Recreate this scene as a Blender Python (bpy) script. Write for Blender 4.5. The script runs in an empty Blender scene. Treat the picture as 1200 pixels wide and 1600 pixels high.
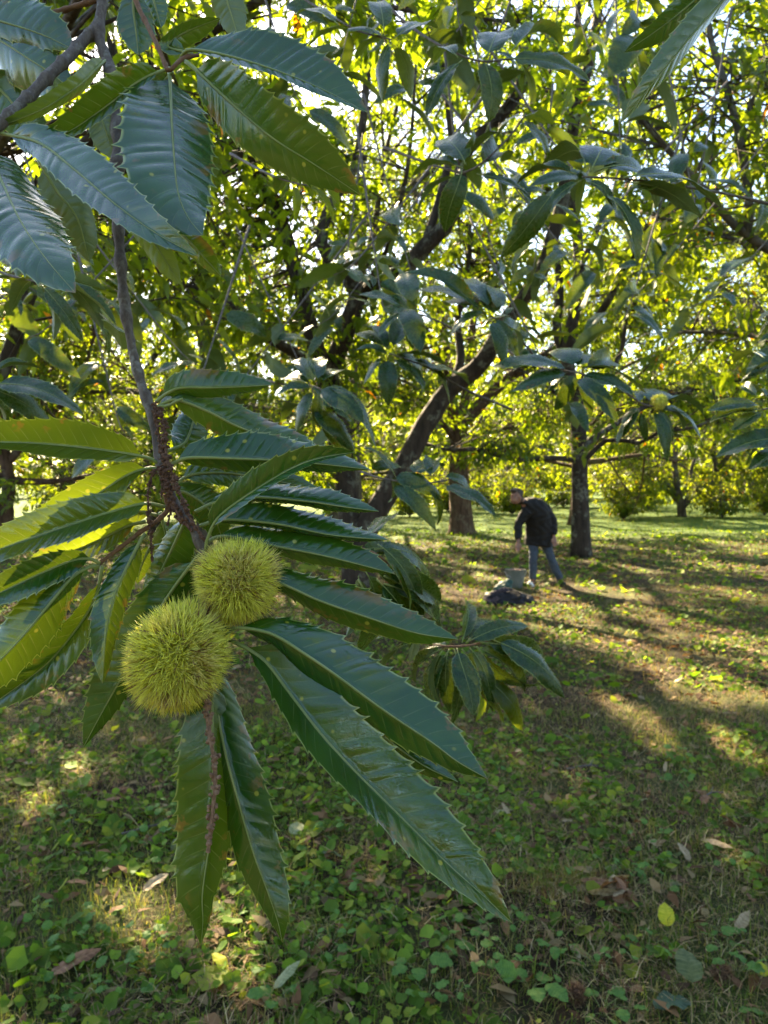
import bpy, math, random
import numpy as np
from mathutils import Vector, Matrix
random.seed(7)
rng = np.random.default_rng(11)
scene = bpy.context.scene
col = scene.collection

# ------------------------------------------------------------------ camera
CAMH = 1.65
PITCH = math.atan(48 / 1202)          # horizon at v = 752 of 1600
F = 1202.0
cam_d = bpy.data.cameras.new('camera')
cam = bpy.data.objects.new('camera', cam_d)
col.objects.link(cam)
cam.location = (0, 0, CAMH)
cam.rotation_euler = (math.pi / 2 - PITCH, 0, 0)
cam_d.sensor_fit = 'VERTICAL'
cam_d.sensor_height = 36
cam_d.sensor_width = 27
cam_d.lens = F / 1600 * 36
cam_d.clip_start = 0.02
cam_d.clip_end = 1500
cam_d.dof.use_dof = True
cam_d.dof.focus_distance = 0.465
cam_d.dof.aperture_fstop = 22
scene.camera = cam
CP = np.array([0, 0, CAMH])
FWD = np.array([0, math.cos(PITCH), -math.sin(PITCH)])
UPV = np.array([0, math.sin(PITCH), math.cos(PITCH)])
RGT = np.array([1.0, 0, 0])

def P(u, v, d):
    return CP + d * (FWD + (u - 600) / F * RGT + (800 - v) / F * UPV)

def G(u, v):
    r = FWD + (u - 600) / F * RGT + (800 - v) / F * UPV
    t = CAMH / -r[2]
    p = CP + r * t
    p[2] = ground_z(p[0], p[1])
    return p

def ground_z(x, y):
    return (0.018 * np.sin(x * 1.7 + y * 0.6) + 0.014 * np.sin(y * 2.3 - x * 0.9 + 1.0)
            + 0.01 * np.sin(x * 4.1 + 2.0) * np.sin(y * 3.7))

# ------------------------------------------------------------------ light
SUN_EL = math.radians(34)
SUN_AZ = math.radians(-22)            # left of straight ahead
SUN = np.array([math.sin(SUN_AZ) * math.cos(SUN_EL), math.cos(SUN_AZ) * math.cos(SUN_EL), math.sin(SUN_EL)])
w = bpy.data.worlds.new('World')
scene.world = w
w.use_nodes = True
nt = w.node_tree
sky = nt.nodes.new('ShaderNodeTexSky')
sky.sky_type = 'NISHITA'
sky.sun_disc = False
sky.sun_elevation = SUN_EL
sky.sun_rotation = SUN_AZ
sky.altitude = 50
sky.air_density = 1.0
sky.dust_density = 1.0
sky.ozone_density = 1.0
nt.links.new(sky.outputs[0], nt.nodes['Background'].inputs[0])
nt.nodes['Background'].inputs[1].default_value = 0.055
sl = bpy.data.lights.new('sun', 'SUN')
sl.energy = 5.0
sl.angle = math.radians(0.53)
sl.color = (1.0, 0.80, 0.50)
so = bpy.data.objects.new('sun', sl)
col.objects.link(so)
so.rotation_euler = Vector(SUN).to_track_quat('Z', 'Y').to_euler()
so.location = (0, 0, 30)
scene.view_settings.view_transform = 'Standard'
scene.view_settings.look = 'None'
scene.view_settings.gamma = 1
scene.view_settings.exposure = 3.4
scene.cycles.use_denoising = True
scene.cycles.max_bounces = 7
scene.cycles.diffuse_bounces = 3
scene.cycles.glossy_bounces = 3
scene.cycles.transmission_bounces = 5
scene.cycles.sample_clamp_indirect = 6

# ------------------------------------------------------------------ helpers
def link(o, parent=None):
    col.objects.link(o)
    if parent is not None:
        o.parent = parent
    return o

def tag(o, label=None, cat=None, group=None, kind=None):
    if label: o['label'] = label
    if cat: o['category'] = cat
    if group: o['group'] = group
    if kind: o['kind'] = kind
    return o

def empty(name, loc=(0, 0, 0)):
    o = bpy.data.objects.new(name, None)
    o.empty_display_size = 0.05
    o.location = tuple(float(a) for a in loc)
    return link(o)

def mesh_np(name, V, Fq=None, Ft=None, smooth=True, attrs=None, cols=None):
    """V (n,3); Fq (m,4) quads; Ft (k,3) tris; attrs point floats; cols point colours"""
    V = np.asarray(V, np.float32)
    Fq = np.zeros((0, 4), np.int32) if Fq is None else np.asarray(Fq, np.int32).reshape(-1, 4)
    Ft = np.zeros((0, 3), np.int32) if Ft is None else np.asarray(Ft, np.int32).reshape(-1, 3)
    me = bpy.data.meshes.new(name)
    me.vertices.add(len(V))
    me.vertices.foreach_set('co', V.ravel())
    loops = np.concatenate([Fq.ravel(), Ft.ravel()])
    me.loops.add(len(loops))
    me.loops.foreach_set('vertex_index', loops)
    nq, ntr = len(Fq), len(Ft)
    me.polygons.add(nq + ntr)
    starts = np.concatenate([np.arange(nq) * 4, nq * 4 + np.arange(ntr) * 3]).astype(np.int32)
    me.polygons.foreach_set('loop_start', starts)
    me.polygons.foreach_set('use_smooth', np.full(nq + ntr, smooth, bool))
    me.update(calc_edges=True)
    for k, a in (attrs or {}).items():
        at = me.attributes.new(k, 'FLOAT', 'POINT')
        at.data.foreach_set('value', np.asarray(a, np.float32).ravel())
    if cols is not None:
        at = me.attributes.new('Col', 'FLOAT_COLOR', 'POINT')
        c4 = np.ones((len(V), 4), np.float32)
        c4[:, :3] = cols
        at.data.foreach_set('color', c4.ravel())
    return me

def obj(name, me, mat, parent=None):
    o = bpy.data.objects.new(name, me)
    if mat is not None and not me.materials:
        me.materials.append(mat)
    return link(o, parent)

class Acc:
    """collects vertices, quads, tris, colours of ONE part"""
    def __init__(s):
        s.V, s.Q, s.T, s.C, s.n = [], [], [], [], 0
    def add(s, V, Q=None, T=None, c=None):
        V = np.asarray(V, float).reshape(-1, 3)
        if Q is not None and len(Q): s.Q.append(np.asarray(Q).reshape(-1, 4) + s.n)
        if T is not None and len(T): s.T.append(np.asarray(T).reshape(-1, 3) + s.n)
        s.V.append(V)
        if c is not None:
            s.C.append(np.broadcast_to(np.asarray(c, float), V.shape))
        s.n += len(V)
    def mesh(s, name, smooth=True):
        V = np.concatenate(s.V)
        return mesh_np(name, V, np.concatenate(s.Q) if s.Q else None, np.concatenate(s.T) if s.T else None, smooth,
                       cols=np.concatenate(s.C) if s.C else None)

def spline(pts, n):
    """Catmull-Rom through pts, resampled to n points evenly by length"""
    p = np.asarray(pts, float)
    if len(p) == 2:
        t = np.linspace(0, 1, n)[:, None]
        return p[0] * (1 - t) + p[1] * t
    q = np.vstack([2 * p[0] - p[1], p, 2 * p[-1] - p[-2]])
    out = []
    for i in range(1, len(q) - 2):
        t = np.linspace(0, 1, 24, endpoint=False)[:, None]
        a, b, c, d = q[i - 1], q[i], q[i + 1], q[i + 2]
        out.append(0.5 * (2 * b + (c - a) * t + (2 * a - 5 * b + 4 * c - d) * t ** 2 + (3 * b - a - 3 * c + d) * t ** 3))
    out.append(q[-2][None])
    s = np.vstack(out)
    L = np.concatenate([[0], np.cumsum(np.linalg.norm(np.diff(s[:, :3], axis=0), axis=1))])
    tt = np.linspace(0, L[-1], n)
    return np.stack([np.interp(tt, L, s[:, k]) for k in range(s.shape[1])], 1)

def unit(a):
    return a / np.maximum(np.linalg.norm(a, axis=-1, keepdims=True), 1e-9)

def frames(c):
    T = unit(np.gradient(c, axis=0))
    ref = np.array([0.31, 0.2, 0.93]) if abs(T[0][2]) < 0.85 else np.array([0.95, 0.25, 0.1])
    U = np.zeros_like(T)
    u = ref - T[0] * (ref @ T[0]); u /= np.linalg.norm(u)
    for i in range(len(T)):
        u = u - T[i] * (u @ T[i]); u /= np.linalg.norm(u)
        U[i] = u
    return T, U, np.cross(T, U)

def tube(c, r, k=8, bump=0.0, knob=None, flare=0.0):
    """tube along centre line c with radii r; returns V, Q, T"""
    c = np.asarray(c, float); n = len(c)
    r = np.broadcast_to(np.asarray(r, float), (n,)).copy()
    T, U, W = frames(c)
    a = np.arange(k) / k * 2 * math.pi
    rr = r[:, None] * np.ones((1, k))
    if bump:
        ph = rng.uniform(0, 6.28, 6)
        i = np.arange(n)[:, None]
        rr *= 1 + bump * (np.sin(a * 2 + i * 0.35 + ph[0]) + 0.7 * np.sin(a * 3 - i * 0.5 + ph[1]) + 0.5 * np.sin(i * 0.9 + ph[2] + a)) \
              + bump * 0.5 * rng.normal(0, 1, (n, k)).clip(-1.5, 1.5)
    if flare:
        g = np.exp(-np.arange(n) / max(1, n * 0.08))[:, None]
        rr *= 1 + flare * g * (0.6 + 0.4 * np.sin(a * 4 + 1.0))
    V = c[:, None, :] + rr[..., None] * (np.cos(a)[None, :, None] * U[:, None, :] + np.sin(a)[None, :, None] * W[:, None, :])
    V = V.reshape(-1, 3)
    i, j = np.meshgrid(np.arange(n - 1), np.arange(k), indexing='ij')
    j2 = (j + 1) % k
    Q = np.stack([i * k + j, i * k + j2, (i + 1) * k + j2, (i + 1) * k + j], -1).reshape(-1, 4)
    V = np.vstack([V, c[0], c[-1]])
    jj = np.arange(k)
    T1 = np.stack([np.full(k, n * k), (jj + 1) % k, jj], -1)
    T2 = np.stack([np.full(k, n * k + 1), (n - 1) * k + jj, (n - 1) * k + (jj + 1) % k], -1)
    return V, Q, np.vstack([T1, T2])

ICO_V = np.array([[0, 0, 1], [0.894, 0, .447], [.276, .851, .447], [-.724, .526, .447], [-.724, -.526, .447], [.276, -.851, .447],
                  [.724, .526, -.447], [-.276, .851, -.447], [-.894, 0, -.447], [-.276, -.851, -.447], [.724, -.526, -.447], [0, 0, -1]])
ICO_F = np.array([[0, 1, 2], [0, 2, 3], [0, 3, 4], [0, 4, 5], [0, 5, 1], [1, 6, 2], [2, 7, 3], [3, 8, 4], [4, 9, 5], [5, 10, 1],
                  [6, 7, 2], [7, 8, 3], [8, 9, 4], [9, 10, 5], [10, 6, 1], [11, 7, 6], [11, 8, 7], [11, 9, 8], [11, 10, 9], [11, 6, 10]])

# ------------------------------------------------------------------ materials
def newmat(name):
    m = bpy.data.materials.new(name)
    m.use_nodes = True
    t = m.node_tree
    for n in list(t.nodes): t.nodes.remove(n)
    return m, t

def N(t, kind, **kw):
    n = t.nodes.new(kind)
    for k, v in kw.items():
        if k.startswith('i_'):
            key = k[2:]
            n.inputs[int(key) if key.isdigit() else key].default_value = v
        else:
            setattr(n, k, v)
    return n

def mixrgb(t, a, b, fac, blend='MIX'):
    n = N(t, 'ShaderNodeMix', data_type='RGBA', blend_type=blend)
    for sock, val in ((n.inputs[0], fac), (n.inputs[6], a), (n.inputs[7], b)):
        if isinstance(val, (int, float)): sock.default_value = val
        elif isinstance(val, tuple): sock.default_value = (*val, 1) if len(val) == 3 else val
        else: t.links.new(val, sock)
    return n.outputs[2]

def ramp(t, val, a, b, lo=0.0, hi=1.0):
    n = N(t, 'ShaderNodeMapRange', interpolation_type='SMOOTHSTEP')
    t.links.new(val, n.inputs[0])
    n.inputs[1].default_value = a; n.inputs[2].default_value = b
    n.inputs[3].default_value = lo; n.inputs[4].default_value = hi
    return n.outputs[0]

def math_(t, op, a, b=None):
    n = N(t, 'ShaderNodeMath', operation=op)
    for s, v in ((n.inputs[0], a), (n.inputs[1], b)):
        if v is None: continue
        if isinstance(v, (int, float)): s.default_value = v
        else: t.links.new(v, s)
    return n.outputs[0]

def noise(t, scale, detail=3, vec=None, rough=0.55, out=0):
    n = N(t, 'ShaderNodeTexNoise', i_Scale=scale, i_Detail=detail, i_Roughness=rough)
    if vec is not None: t.links.new(vec, n.inputs['Vector'])
    return n.outputs[out]

def leaf_material(name, dark, light, trans, tfac=0.32, rough=0.33, back=(0.085, 0.12, 0.05), scale=30.0, spec=0.8):
    """big serrated leaf: veins and margin from the mesh's own attributes, wear from noise"""
    m, t = newmat(name)
    tc = N(t, 'ShaderNodeTexCoord')
    oc = tc.outputs['Object']
    info = N(t, 'ShaderNodeObjectInfo')
    off = N(t, 'ShaderNodeVectorMath', operation='ADD')
    mul = N(t, 'ShaderNodeMath', operation='MULTIPLY', i_1=37.0)
    t.links.new(info.outputs['Random'], mul.inputs[0])
    t.links.new(oc, off.inputs[0]); t.links.new(mul.outputs[0], off.inputs[1])
    vec = off.outputs[0]
    av = N(t, 'ShaderNodeAttribute', attribute_name='vein').outputs['Fac']
    ac = N(t, 'ShaderNodeAttribute', attribute_name='cross').outputs['Fac']
    age_glow = N(t, 'ShaderNodeAttribute', attribute_name='age_glow', attribute_type='OBJECT').outputs['Fac']  # leaf yellowing, also raised to paint the glow of sunlit leaves
    geo = N(t, 'ShaderNodeNewGeometry')
    base = mixrgb(t, dark, light, ramp(t, noise(t, scale * 0.8, 4, vec), 0.3, 0.7))
    base = mixrgb(t, base, (0.10, 0.15, 0.010), math_(t, 'MULTIPLY', age_glow, ramp(t, noise(t, scale * 0.5, 2, vec), 0.35, 0.65)))
    # margin turns yellowish
    edge = ramp(t, ac, 0.93, 0.99)
    base = mixrgb(t, base, (0.30, 0.34, 0.09), math_(t, 'MULTIPLY', edge, 0.85))
    # secondary veins
    vn = ramp(t, av, 0.78, 1.0)
    base = mixrgb(t, base, (0.10, 0.15, 0.045), math_(t, 'MULTIPLY', vn, 0.42))
    # yellow flecks
    vo = N(t, 'ShaderNodeTexVoronoi', i_Scale=scale * 3.4)
    t.links.new(vec, vo.inputs['Vector'])
    pick = N(t, 'ShaderNodeSeparateColor'); t.links.new(vo.outputs['Color'], pick.inputs[0])
    sp = math_(t, 'MULTIPLY', ramp(t, vo.outputs['Distance'], 0.2, 0.1), ramp(t, pick.outputs[0], 0.72, 0.76))
    base = mixrgb(t, base, (0.38, 0.36, 0.04), math_(t, 'MULTIPLY', sp, 0.7))
    # brown blotches towards the margin of older leaves
    bl = math_(t, 'MULTIPLY', ramp(t, noise(t, scale * 1.3, 4, vec, 0.65), 0.585, 0.64), ramp(t, ac, 0.3, 0.9))
    base = mixrgb(t, base, (0.20, 0.09, 0.02), math_(t, 'MULTIPLY', bl, math_(t, 'ADD', 0.5, age_glow)))
    along = N(t, 'ShaderNodeAttribute', attribute_name='along').outputs['Fac']
    tipb = math_(t, 'MULTIPLY', ramp(t, math_(t, 'ADD', along, math_(t, 'MULTIPLY', noise(t, scale * 2, 3, vec), .08)), 1.015, 1.035), ramp(t, info.outputs['Random'], .3, .7))
    base = mixrgb(t, base, (0.22, 0.12, 0.035), math_(t, 'MULTIPLY', tipb, .85))
    # dust / pale scuffs
    sc_ = math_(t, 'MULTIPLY', ramp(t, noise(t, scale * 2.1, 5, vec, 0.7), 0.66, 0.74), 0.10)
    base = mixrgb(t, base, (0.16, 0.18, 0.12), sc_)
    cfin = mixrgb(t, base, mixrgb(t, back, base, 0.25), geo.outputs['Backfacing'])
    trc = mixrgb(t, trans, (0.36, 0.40, 0.015), age_glow)
    trc = mixrgb(t, trc, (0.5, 0.52, 0.12), math_(t, 'MULTIPLY', vn, 0.5))
    trc = mixrgb(t, trc, (0.45, 0.22, 0.03), math_(t, 'MULTIPLY', bl, 0.7))
    trc = mixrgb(t, trc, (0.5, 0.45, 0.05), math_(t, 'MULTIPLY', sp, 0.8))
    pb = N(t, 'ShaderNodeBsdfPrincipled')
    t.links.new(cfin, pb.inputs['Base Color'])
    rg = ramp(t, noise(t, scale * 1.6, 4, vec), 0.3, 0.75, rough - 0.07, rough + 0.13)
    t.links.new(math_(t, 'ADD', rg, math_(t, 'MULTIPLY', geo.outputs['Backfacing'], 0.25)), pb.inputs['Roughness'])
    pb.inputs['IOR'].default_value = 1.5
    pb.inputs['Specular IOR Level'].default_value = spec
    # fine net of veins
    v2 = N(t, 'ShaderNodeTexVoronoi', i_Scale=scale * 16, feature='DISTANCE_TO_EDGE')
    t.links.new(vec, v2.inputs['Vector'])
    hsum = math_(t, 'ADD', math_(t, 'MULTIPLY', ramp(t, v2.outputs['Distance'], 0.0, 0.12), 0.35), math_(t, 'MULTIPLY', noise(t, scale * 5, 3, vec), 0.8))
    bp = N(t, 'ShaderNodeBump', i_Strength=0.12, i_Distance=0.001)
    t.links.new(hsum, bp.inputs['Height']); t.links.new(bp.outputs[0], pb.inputs['Normal'])
    tr = N(t, 'ShaderNodeBsdfTranslucent')
    t.links.new(trc, tr.inputs[0])
    mx = N(t, 'ShaderNodeMixShader')
    t.links.new(math_(t, 'ADD', tfac, math_(t, 'MULTIPLY', age_glow, .75)), mx.inputs[0])
    t.links.new(pb.outputs[0], mx.inputs[1]); t.links.new(tr.outputs[0], mx.inputs[2])
    out = N(t, 'ShaderNodeOutputMaterial'); t.links.new(mx.outputs[0], out.inputs[0])
    return m

def attr_leaf_material(name, tfac=0.45, rough=0.45, tmul=(2.6, 2.3, 0.7), spec=0.4):
    """small leaves whose own colour is stored leaf by leaf"""
    m, t = newmat(name)
    c = N(t, 'ShaderNodeAttribute', attribute_name='Col').outputs['Color']
    pb = N(t, 'ShaderNodeBsdfPrincipled', i_Roughness=rough)
    pb.inputs['Specular IOR Level'].default_value = spec
    t.links.new(c, pb.inputs['Base Color'])
    tr = N(t, 'ShaderNodeBsdfTranslucent')
    t.links.new(mixrgb(t, c, tmul, 1.0, 'MULTIPLY'), tr.inputs[0])
    mx = N(t, 'ShaderNodeMixShader', i_0=tfac)
    t.links.new(pb.outputs[0], mx.inputs[1]); t.links.new(tr.outputs[0], mx.inputs[2])
    out = N(t, 'ShaderNodeOutputMaterial'); t.links.new(mx.outputs[0], out.inputs[0])
    return m

def bark_material(name, a, b, lichen, scale=6.0, lich=0.45, bump=0.6, stretch=0.25):
    m, t = newmat(name)
    tc = N(t, 'ShaderNodeTexCoord')
    mp = N(t, 'ShaderNodeMapping'); mp.inputs['Scale'].default_value = (1, 1, stretch)
    t.links.new(tc.outputs['Object'], mp.inputs[0])
    n1 = noise(t, scale * 2.2, 6, mp.outputs[0], 0.7)
    n2 = noise(t, scale * 0.7, 4, tc.outputs['Object'], 0.6)
    n3 = noise(t, scale * 3.0, 3, tc.outputs['Object'], 0.6)
    base = mixrgb(t, a, b, ramp(t, n1, 0.35, 0.65))
    base = mixrgb(t, base, lichen, math_(t, 'MULTIPLY', math_(t, 'MULTIPLY', ramp(t, n2, 0.52, 0.6), ramp(t, n3, 0.4, 0.55)), lich))
    pb = N(t, 'ShaderNodeBsdfPrincipled', i_Roughness=0.85)
    pb.inputs['Specular IOR Level'].default_value = 0.25
    t.links.new(base, pb.inputs['Base Color'])
    bp = N(t, 'ShaderNodeBump', i_Strength=bump, i_Distance=0.25 / scale)
    t.links.new(n1, bp.inputs['Height']); t.links.new(bp.outputs[0], pb.inputs['Normal'])
    out = N(t, 'ShaderNodeOutputMaterial'); t.links.new(pb.outputs[0], out.inputs[0])
    return m

def plain_material(name, a, b, scale=8.0, rough=0.7, bump=0.3, dist=0.02, spec=0.3):
    m, t = newmat(name)
    tc = N(t, 'ShaderNodeTexCoord')
    n1 = noise(t, scale, 5, tc.outputs['Object'], 0.6)
    pb = N(t, 'ShaderNodeBsdfPrincipled', i_Roughness=rough)
    pb.inputs['Specular IOR Level'].default_value = spec
    t.links.new(mixrgb(t, a, b, ramp(t, n1, 0.3, 0.7)), pb.inputs['Base Color'])
    bp = N(t, 'ShaderNodeBump', i_Strength=bump, i_Distance=dist)
    t.links.new(n1, bp.inputs['Height']); t.links.new(bp.outputs[0], pb.inputs['Normal'])
    out = N(t, 'ShaderNodeOutputMaterial'); t.links.new(pb.outputs[0], out.inputs[0])
    return m

def ground_material():
    m, t = newmat('soil_and_turf')
    tc = N(t, 'ShaderNodeTexCoord'); v = tc.outputs['Object']
    soil = mixrgb(t, (0.020, 0.014, 0.009), (0.060, 0.040, 0.024), ramp(t, noise(t, 9, 6, v, 0.7), 0.3, 0.7))
    turf = mixrgb(t, (0.030, 0.050, 0.012), (0.085, 0.095, 0.028), ramp(t, noise(t, 23, 5, v, 0.7), 0.3, 0.7))
    base = mixrgb(t, soil, turf, ramp(t, noise(t, 1.3, 5, v, 0.6), 0.42, 0.62))
    sx = N(t, 'ShaderNodeSeparateXYZ'); t.links.new(v, sx.inputs[0])
    lawn = mixrgb(t, (0.035, 0.075, 0.010), (0.075, 0.12, 0.018), ramp(t, noise(t, 3, 5, v, 0.7), 0.3, 0.7))
    straw = mixrgb(t, base, (0.22, 0.155, 0.065), math_(t, 'MULTIPLY', ramp(t, noise(t, 60, 4, v, 0.75), 0.55, 0.66), 0.75))
    straw = mixrgb(t, straw, lawn, ramp(t, math_(t, 'ADD', sx.outputs[1], math_(t, 'MULTIPLY', noise(t, .35, 3, v), 8.0)), 21.0, 31.0))
    pb = N(t, 'ShaderNodeBsdfPrincipled', i_Roughness=0.95)
    pb.inputs['Specular IOR Level'].default_value = 0.15
    t.links.new(straw, pb.inputs['Base Color'])
    bp = N(t, 'ShaderNodeBump', i_Strength=0.9, i_Distance=0.03)
    t.links.new(noise(t, 34, 6, v, 0.75), bp.inputs['Height']); t.links.new(bp.outputs[0], pb.inputs['Normal'])
    out = N(t, 'ShaderNodeOutputMaterial'); t.links.new(pb.outputs[0], out.inputs[0])
    return m

M = {}
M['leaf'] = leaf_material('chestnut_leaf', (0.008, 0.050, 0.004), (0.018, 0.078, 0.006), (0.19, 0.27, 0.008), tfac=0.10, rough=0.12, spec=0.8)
M['leaf_far'] = leaf_material('chestnut_leaf_shade', (0.008, 0.034, 0.006), (0.018, 0.054, 0.009), (0.20, 0.28, 0.010), tfac=0.10, rough=0.28, scale=12.0, spec=0.4)  # darker, duller copy of the leaf: its shade is put into the colour
M['rib'] = plain_material('leaf_rib', (0.16, 0.21, 0.06), (0.24, 0.27, 0.09), 60, 0.45, 0.1, 0.001)
M['twig'] = bark_material('twig_bark', (0.085, 0.065, 0.055), (0.15, 0.125, 0.11), (0.26, 0.26, 0.23), 120, 0.5, 0.5, 0.5)
M['twig_brown'] = bark_material('young_twig_bark', (0.13, 0.065, 0.035), (0.2, 0.11, 0.06), (0.24, 0.2, 0.15), 150, 0.3, 0.4, 0.5)
M['catkin'] = plain_material('dried_catkin', (0.05, 0.022, 0.013), (0.15, 0.08, 0.05), 400, 0.8, 0.4, 0.001)
M['catkin_tan'] = plain_material('dried_catkin_tan', (0.13, 0.068, 0.038), (0.28, 0.17, 0.105), 400, 0.8, 0.4, 0.001)
M['bark'] = bark_material('chestnut_bark', (0.022, 0.015, 0.010), (0.055, 0.038, 0.026), (0.17, 0.165, 0.12), 5.0, 0.6)
M['bark_red'] = bark_material('warm_bark', (0.045, 0.025, 0.015), (0.11, 0.064, 0.04), (0.18, 0.16, 0.11), 5.0, 0.35)
M['bark_grey'] = bark_material('grey_bark', (0.05, 0.040, 0.030), (0.11, 0.09, 0.068), (0.2, 0.19, 0.15), 4.0, 0.6)
M['crown'] = attr_leaf_material('crown_leaves', 0.55, 0.45, (5.0, 3.4, 0.30), 0.3)
M['herb'] = attr_leaf_material('ground_herbs', 0.35, 0.65, (2.6, 2.4, 0.7), 0.15)
M['litter'] = attr_leaf_material('dry_litter', 0.18, 0.75, (1.6, 1.3, 0.9), 0.2)
M['ground'] = ground_material()
# ------------------------------------------------------------------ leaf builder
S_T = np.array([0, .02, .06, .12, .2, .3, .42, .55, .68, .78, .86, .92, .97, 1.0])
W_T = np.array([.05, .26, .46, .65, .81, .93, 1, .98, .87, .72, .53, .34, .13, .0])
TOOTH = np.array([0.0, 0.002, 0.006, 0.018, 0.05, 0.15])
FWDSH = np.array([0.0, 0.0, 0.05, 0.2, 0.6, 1.5])
CORR = np.array([0.55, 0.9, 1.0, 0.92, 0.6, 0.0])
VEIN = np.array([0.3, 0.0, 0.0, 0.0, 0.35, 1.0])

ALONG = [None]
def blade(C, V, wA, wB, aA, aB, teeth=17, cols=7, corr=0.00045, curl=0.10, wave=0.05, flip=False, seed=0, slope=0.075):
    """C (n,3) centre line of the blade; V (n,3) viewing direction; half widths wA (left of the run) and wB in metres;
    aA / aB: angle (radians) by which each half turns away from the viewer"""
    lr = np.random.default_rng(seed)
    n = len(C)
    T = unit(np.gradient(C, axis=0))
    A = unit(np.cross(T, V))
    Aw = unit(V - T * np.sum(V * T, 1, keepdims=True))
    sd = np.linspace(0, 1, n)
    length = np.linalg.norm(np.diff(C, axis=0), axis=1).sum()
    m = 6
    nr = teeth * m
    rows = np.arange(nr + 1)
    r6 = rows % m
    kk_ = np.arange(teeth + 1) / teeth; kk_[1:-1] += lr.normal(0, .17, teeth - 1) / teeth
    s0 = np.interp(rows / m, np.arange(teeth + 1), kk_)
    cc = np.arange(cols + 1) / cols
    Vs, att_v, att_c = [], [], []
    # centre column
    def ev(arr, s):
        return np.stack([np.interp(s, sd, arr[:, k]) for k in range(3)], -1)
    fade = np.clip(s0 / 0.10, 0, 1) * np.clip((1.0 - s0) / 0.04, 0, 1)
    Cc = ev(C, s0)
    grid = {}
    idx = 0
    verts = [Cc]; vein = [np.ones(nr + 1) * 0.0]; crs = [np.zeros(nr + 1)]
    grid[(0, 0)] = np.arange(nr + 1); idx = nr + 1
    quads = []
    ph = lr.uniform(0, 6.28, 4)
    jit = lr.normal(0, 1, nr + 1)
    tj = np.repeat(lr.uniform(0.55, 1.3, teeth + 1), m)[:nr + 1]
    cj = np.repeat(lr.uniform(0.4, 1.6, teeth + 1), m)[:nr + 1]
    for side, (wv, al, sg) in enumerate(((wA, aA, 1), (wB, aB, -1))):
        prev = np.arange(nr + 1)
        for j in range(1, cols + 1):
            c = cc[j]
            ce = c ** 4
            s = s0 + c * slope * np.clip((1 - s0) * 6, 0, 1) + FWDSH[r6] / nr * ce * fade
            s = np.minimum(s, 1.0)
            ctr = ev(C, s); Al = ev(A, s); Awl = ev(Aw, s)
            wid = np.interp(s, S_T, W_T) * wv
            wid = wid * (1 + 0.03 * np.sin(s * 9 + ph[side]))
            alp = al + curl * (c - 0.3) * sg * 0.0 + 0.18 * np.sin(s * 3.0 + ph[side + 2]) * c
            D = Al * sg * np.cos(alp)[:, None] + Awl * np.sin(alp)[:, None]
            # towards-viewer normal of the half blade
            Nn = Al * sg * np.sin(alp)[:, None] - Awl * np.cos(alp)[:, None]
            reach = wid * c + wv * TOOTH[r6] * ce * fade * np.clip(wid / wv * 1.6, 0, 1) * tj
            cenv = math.sin(math.pi * min(1, c * 0.9 + 0.08)) ** 0.6
            h = corr * cj * CORR[r6] * cenv * np.clip(wid / wv, 0, 1) \
                - curl * wid * c * c + wave * wv * c * c * np.sin(s * 17 + ph[side] * 2 + 0.6 * np.sin(s * 7)) * np.clip(wid / wv, 0, 1)
            v = ctr + D * reach[:, None] + Nn * h[:, None]
            verts.append(v)
            vein.append(VEIN[r6] * np.clip(1.15 - c * 0.35, 0, 1))
            crs.append(np.full(nr + 1, c))
            cur = idx + np.arange(nr + 1); idx += nr + 1
            a, b = prev[:-1], prev[1:]
            d, e = cur[:-1], cur[1:]
            q = np.stack([a, b, e, d], -1) if sg == 1 else np.stack([a, d, e, b], -1)
            quads.append(q)
            prev = cur
    Q = np.concatenate(quads)
    # quads as built face the viewer (upper face); flip shows the underside
    if flip: Q = Q[:, ::-1]
    ALONG[0] = np.tile(s0, 2 * cols + 1)
    return np.concatenate(verts), Q, np.concatenate(vein), np.concatenate(crs), length

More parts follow.
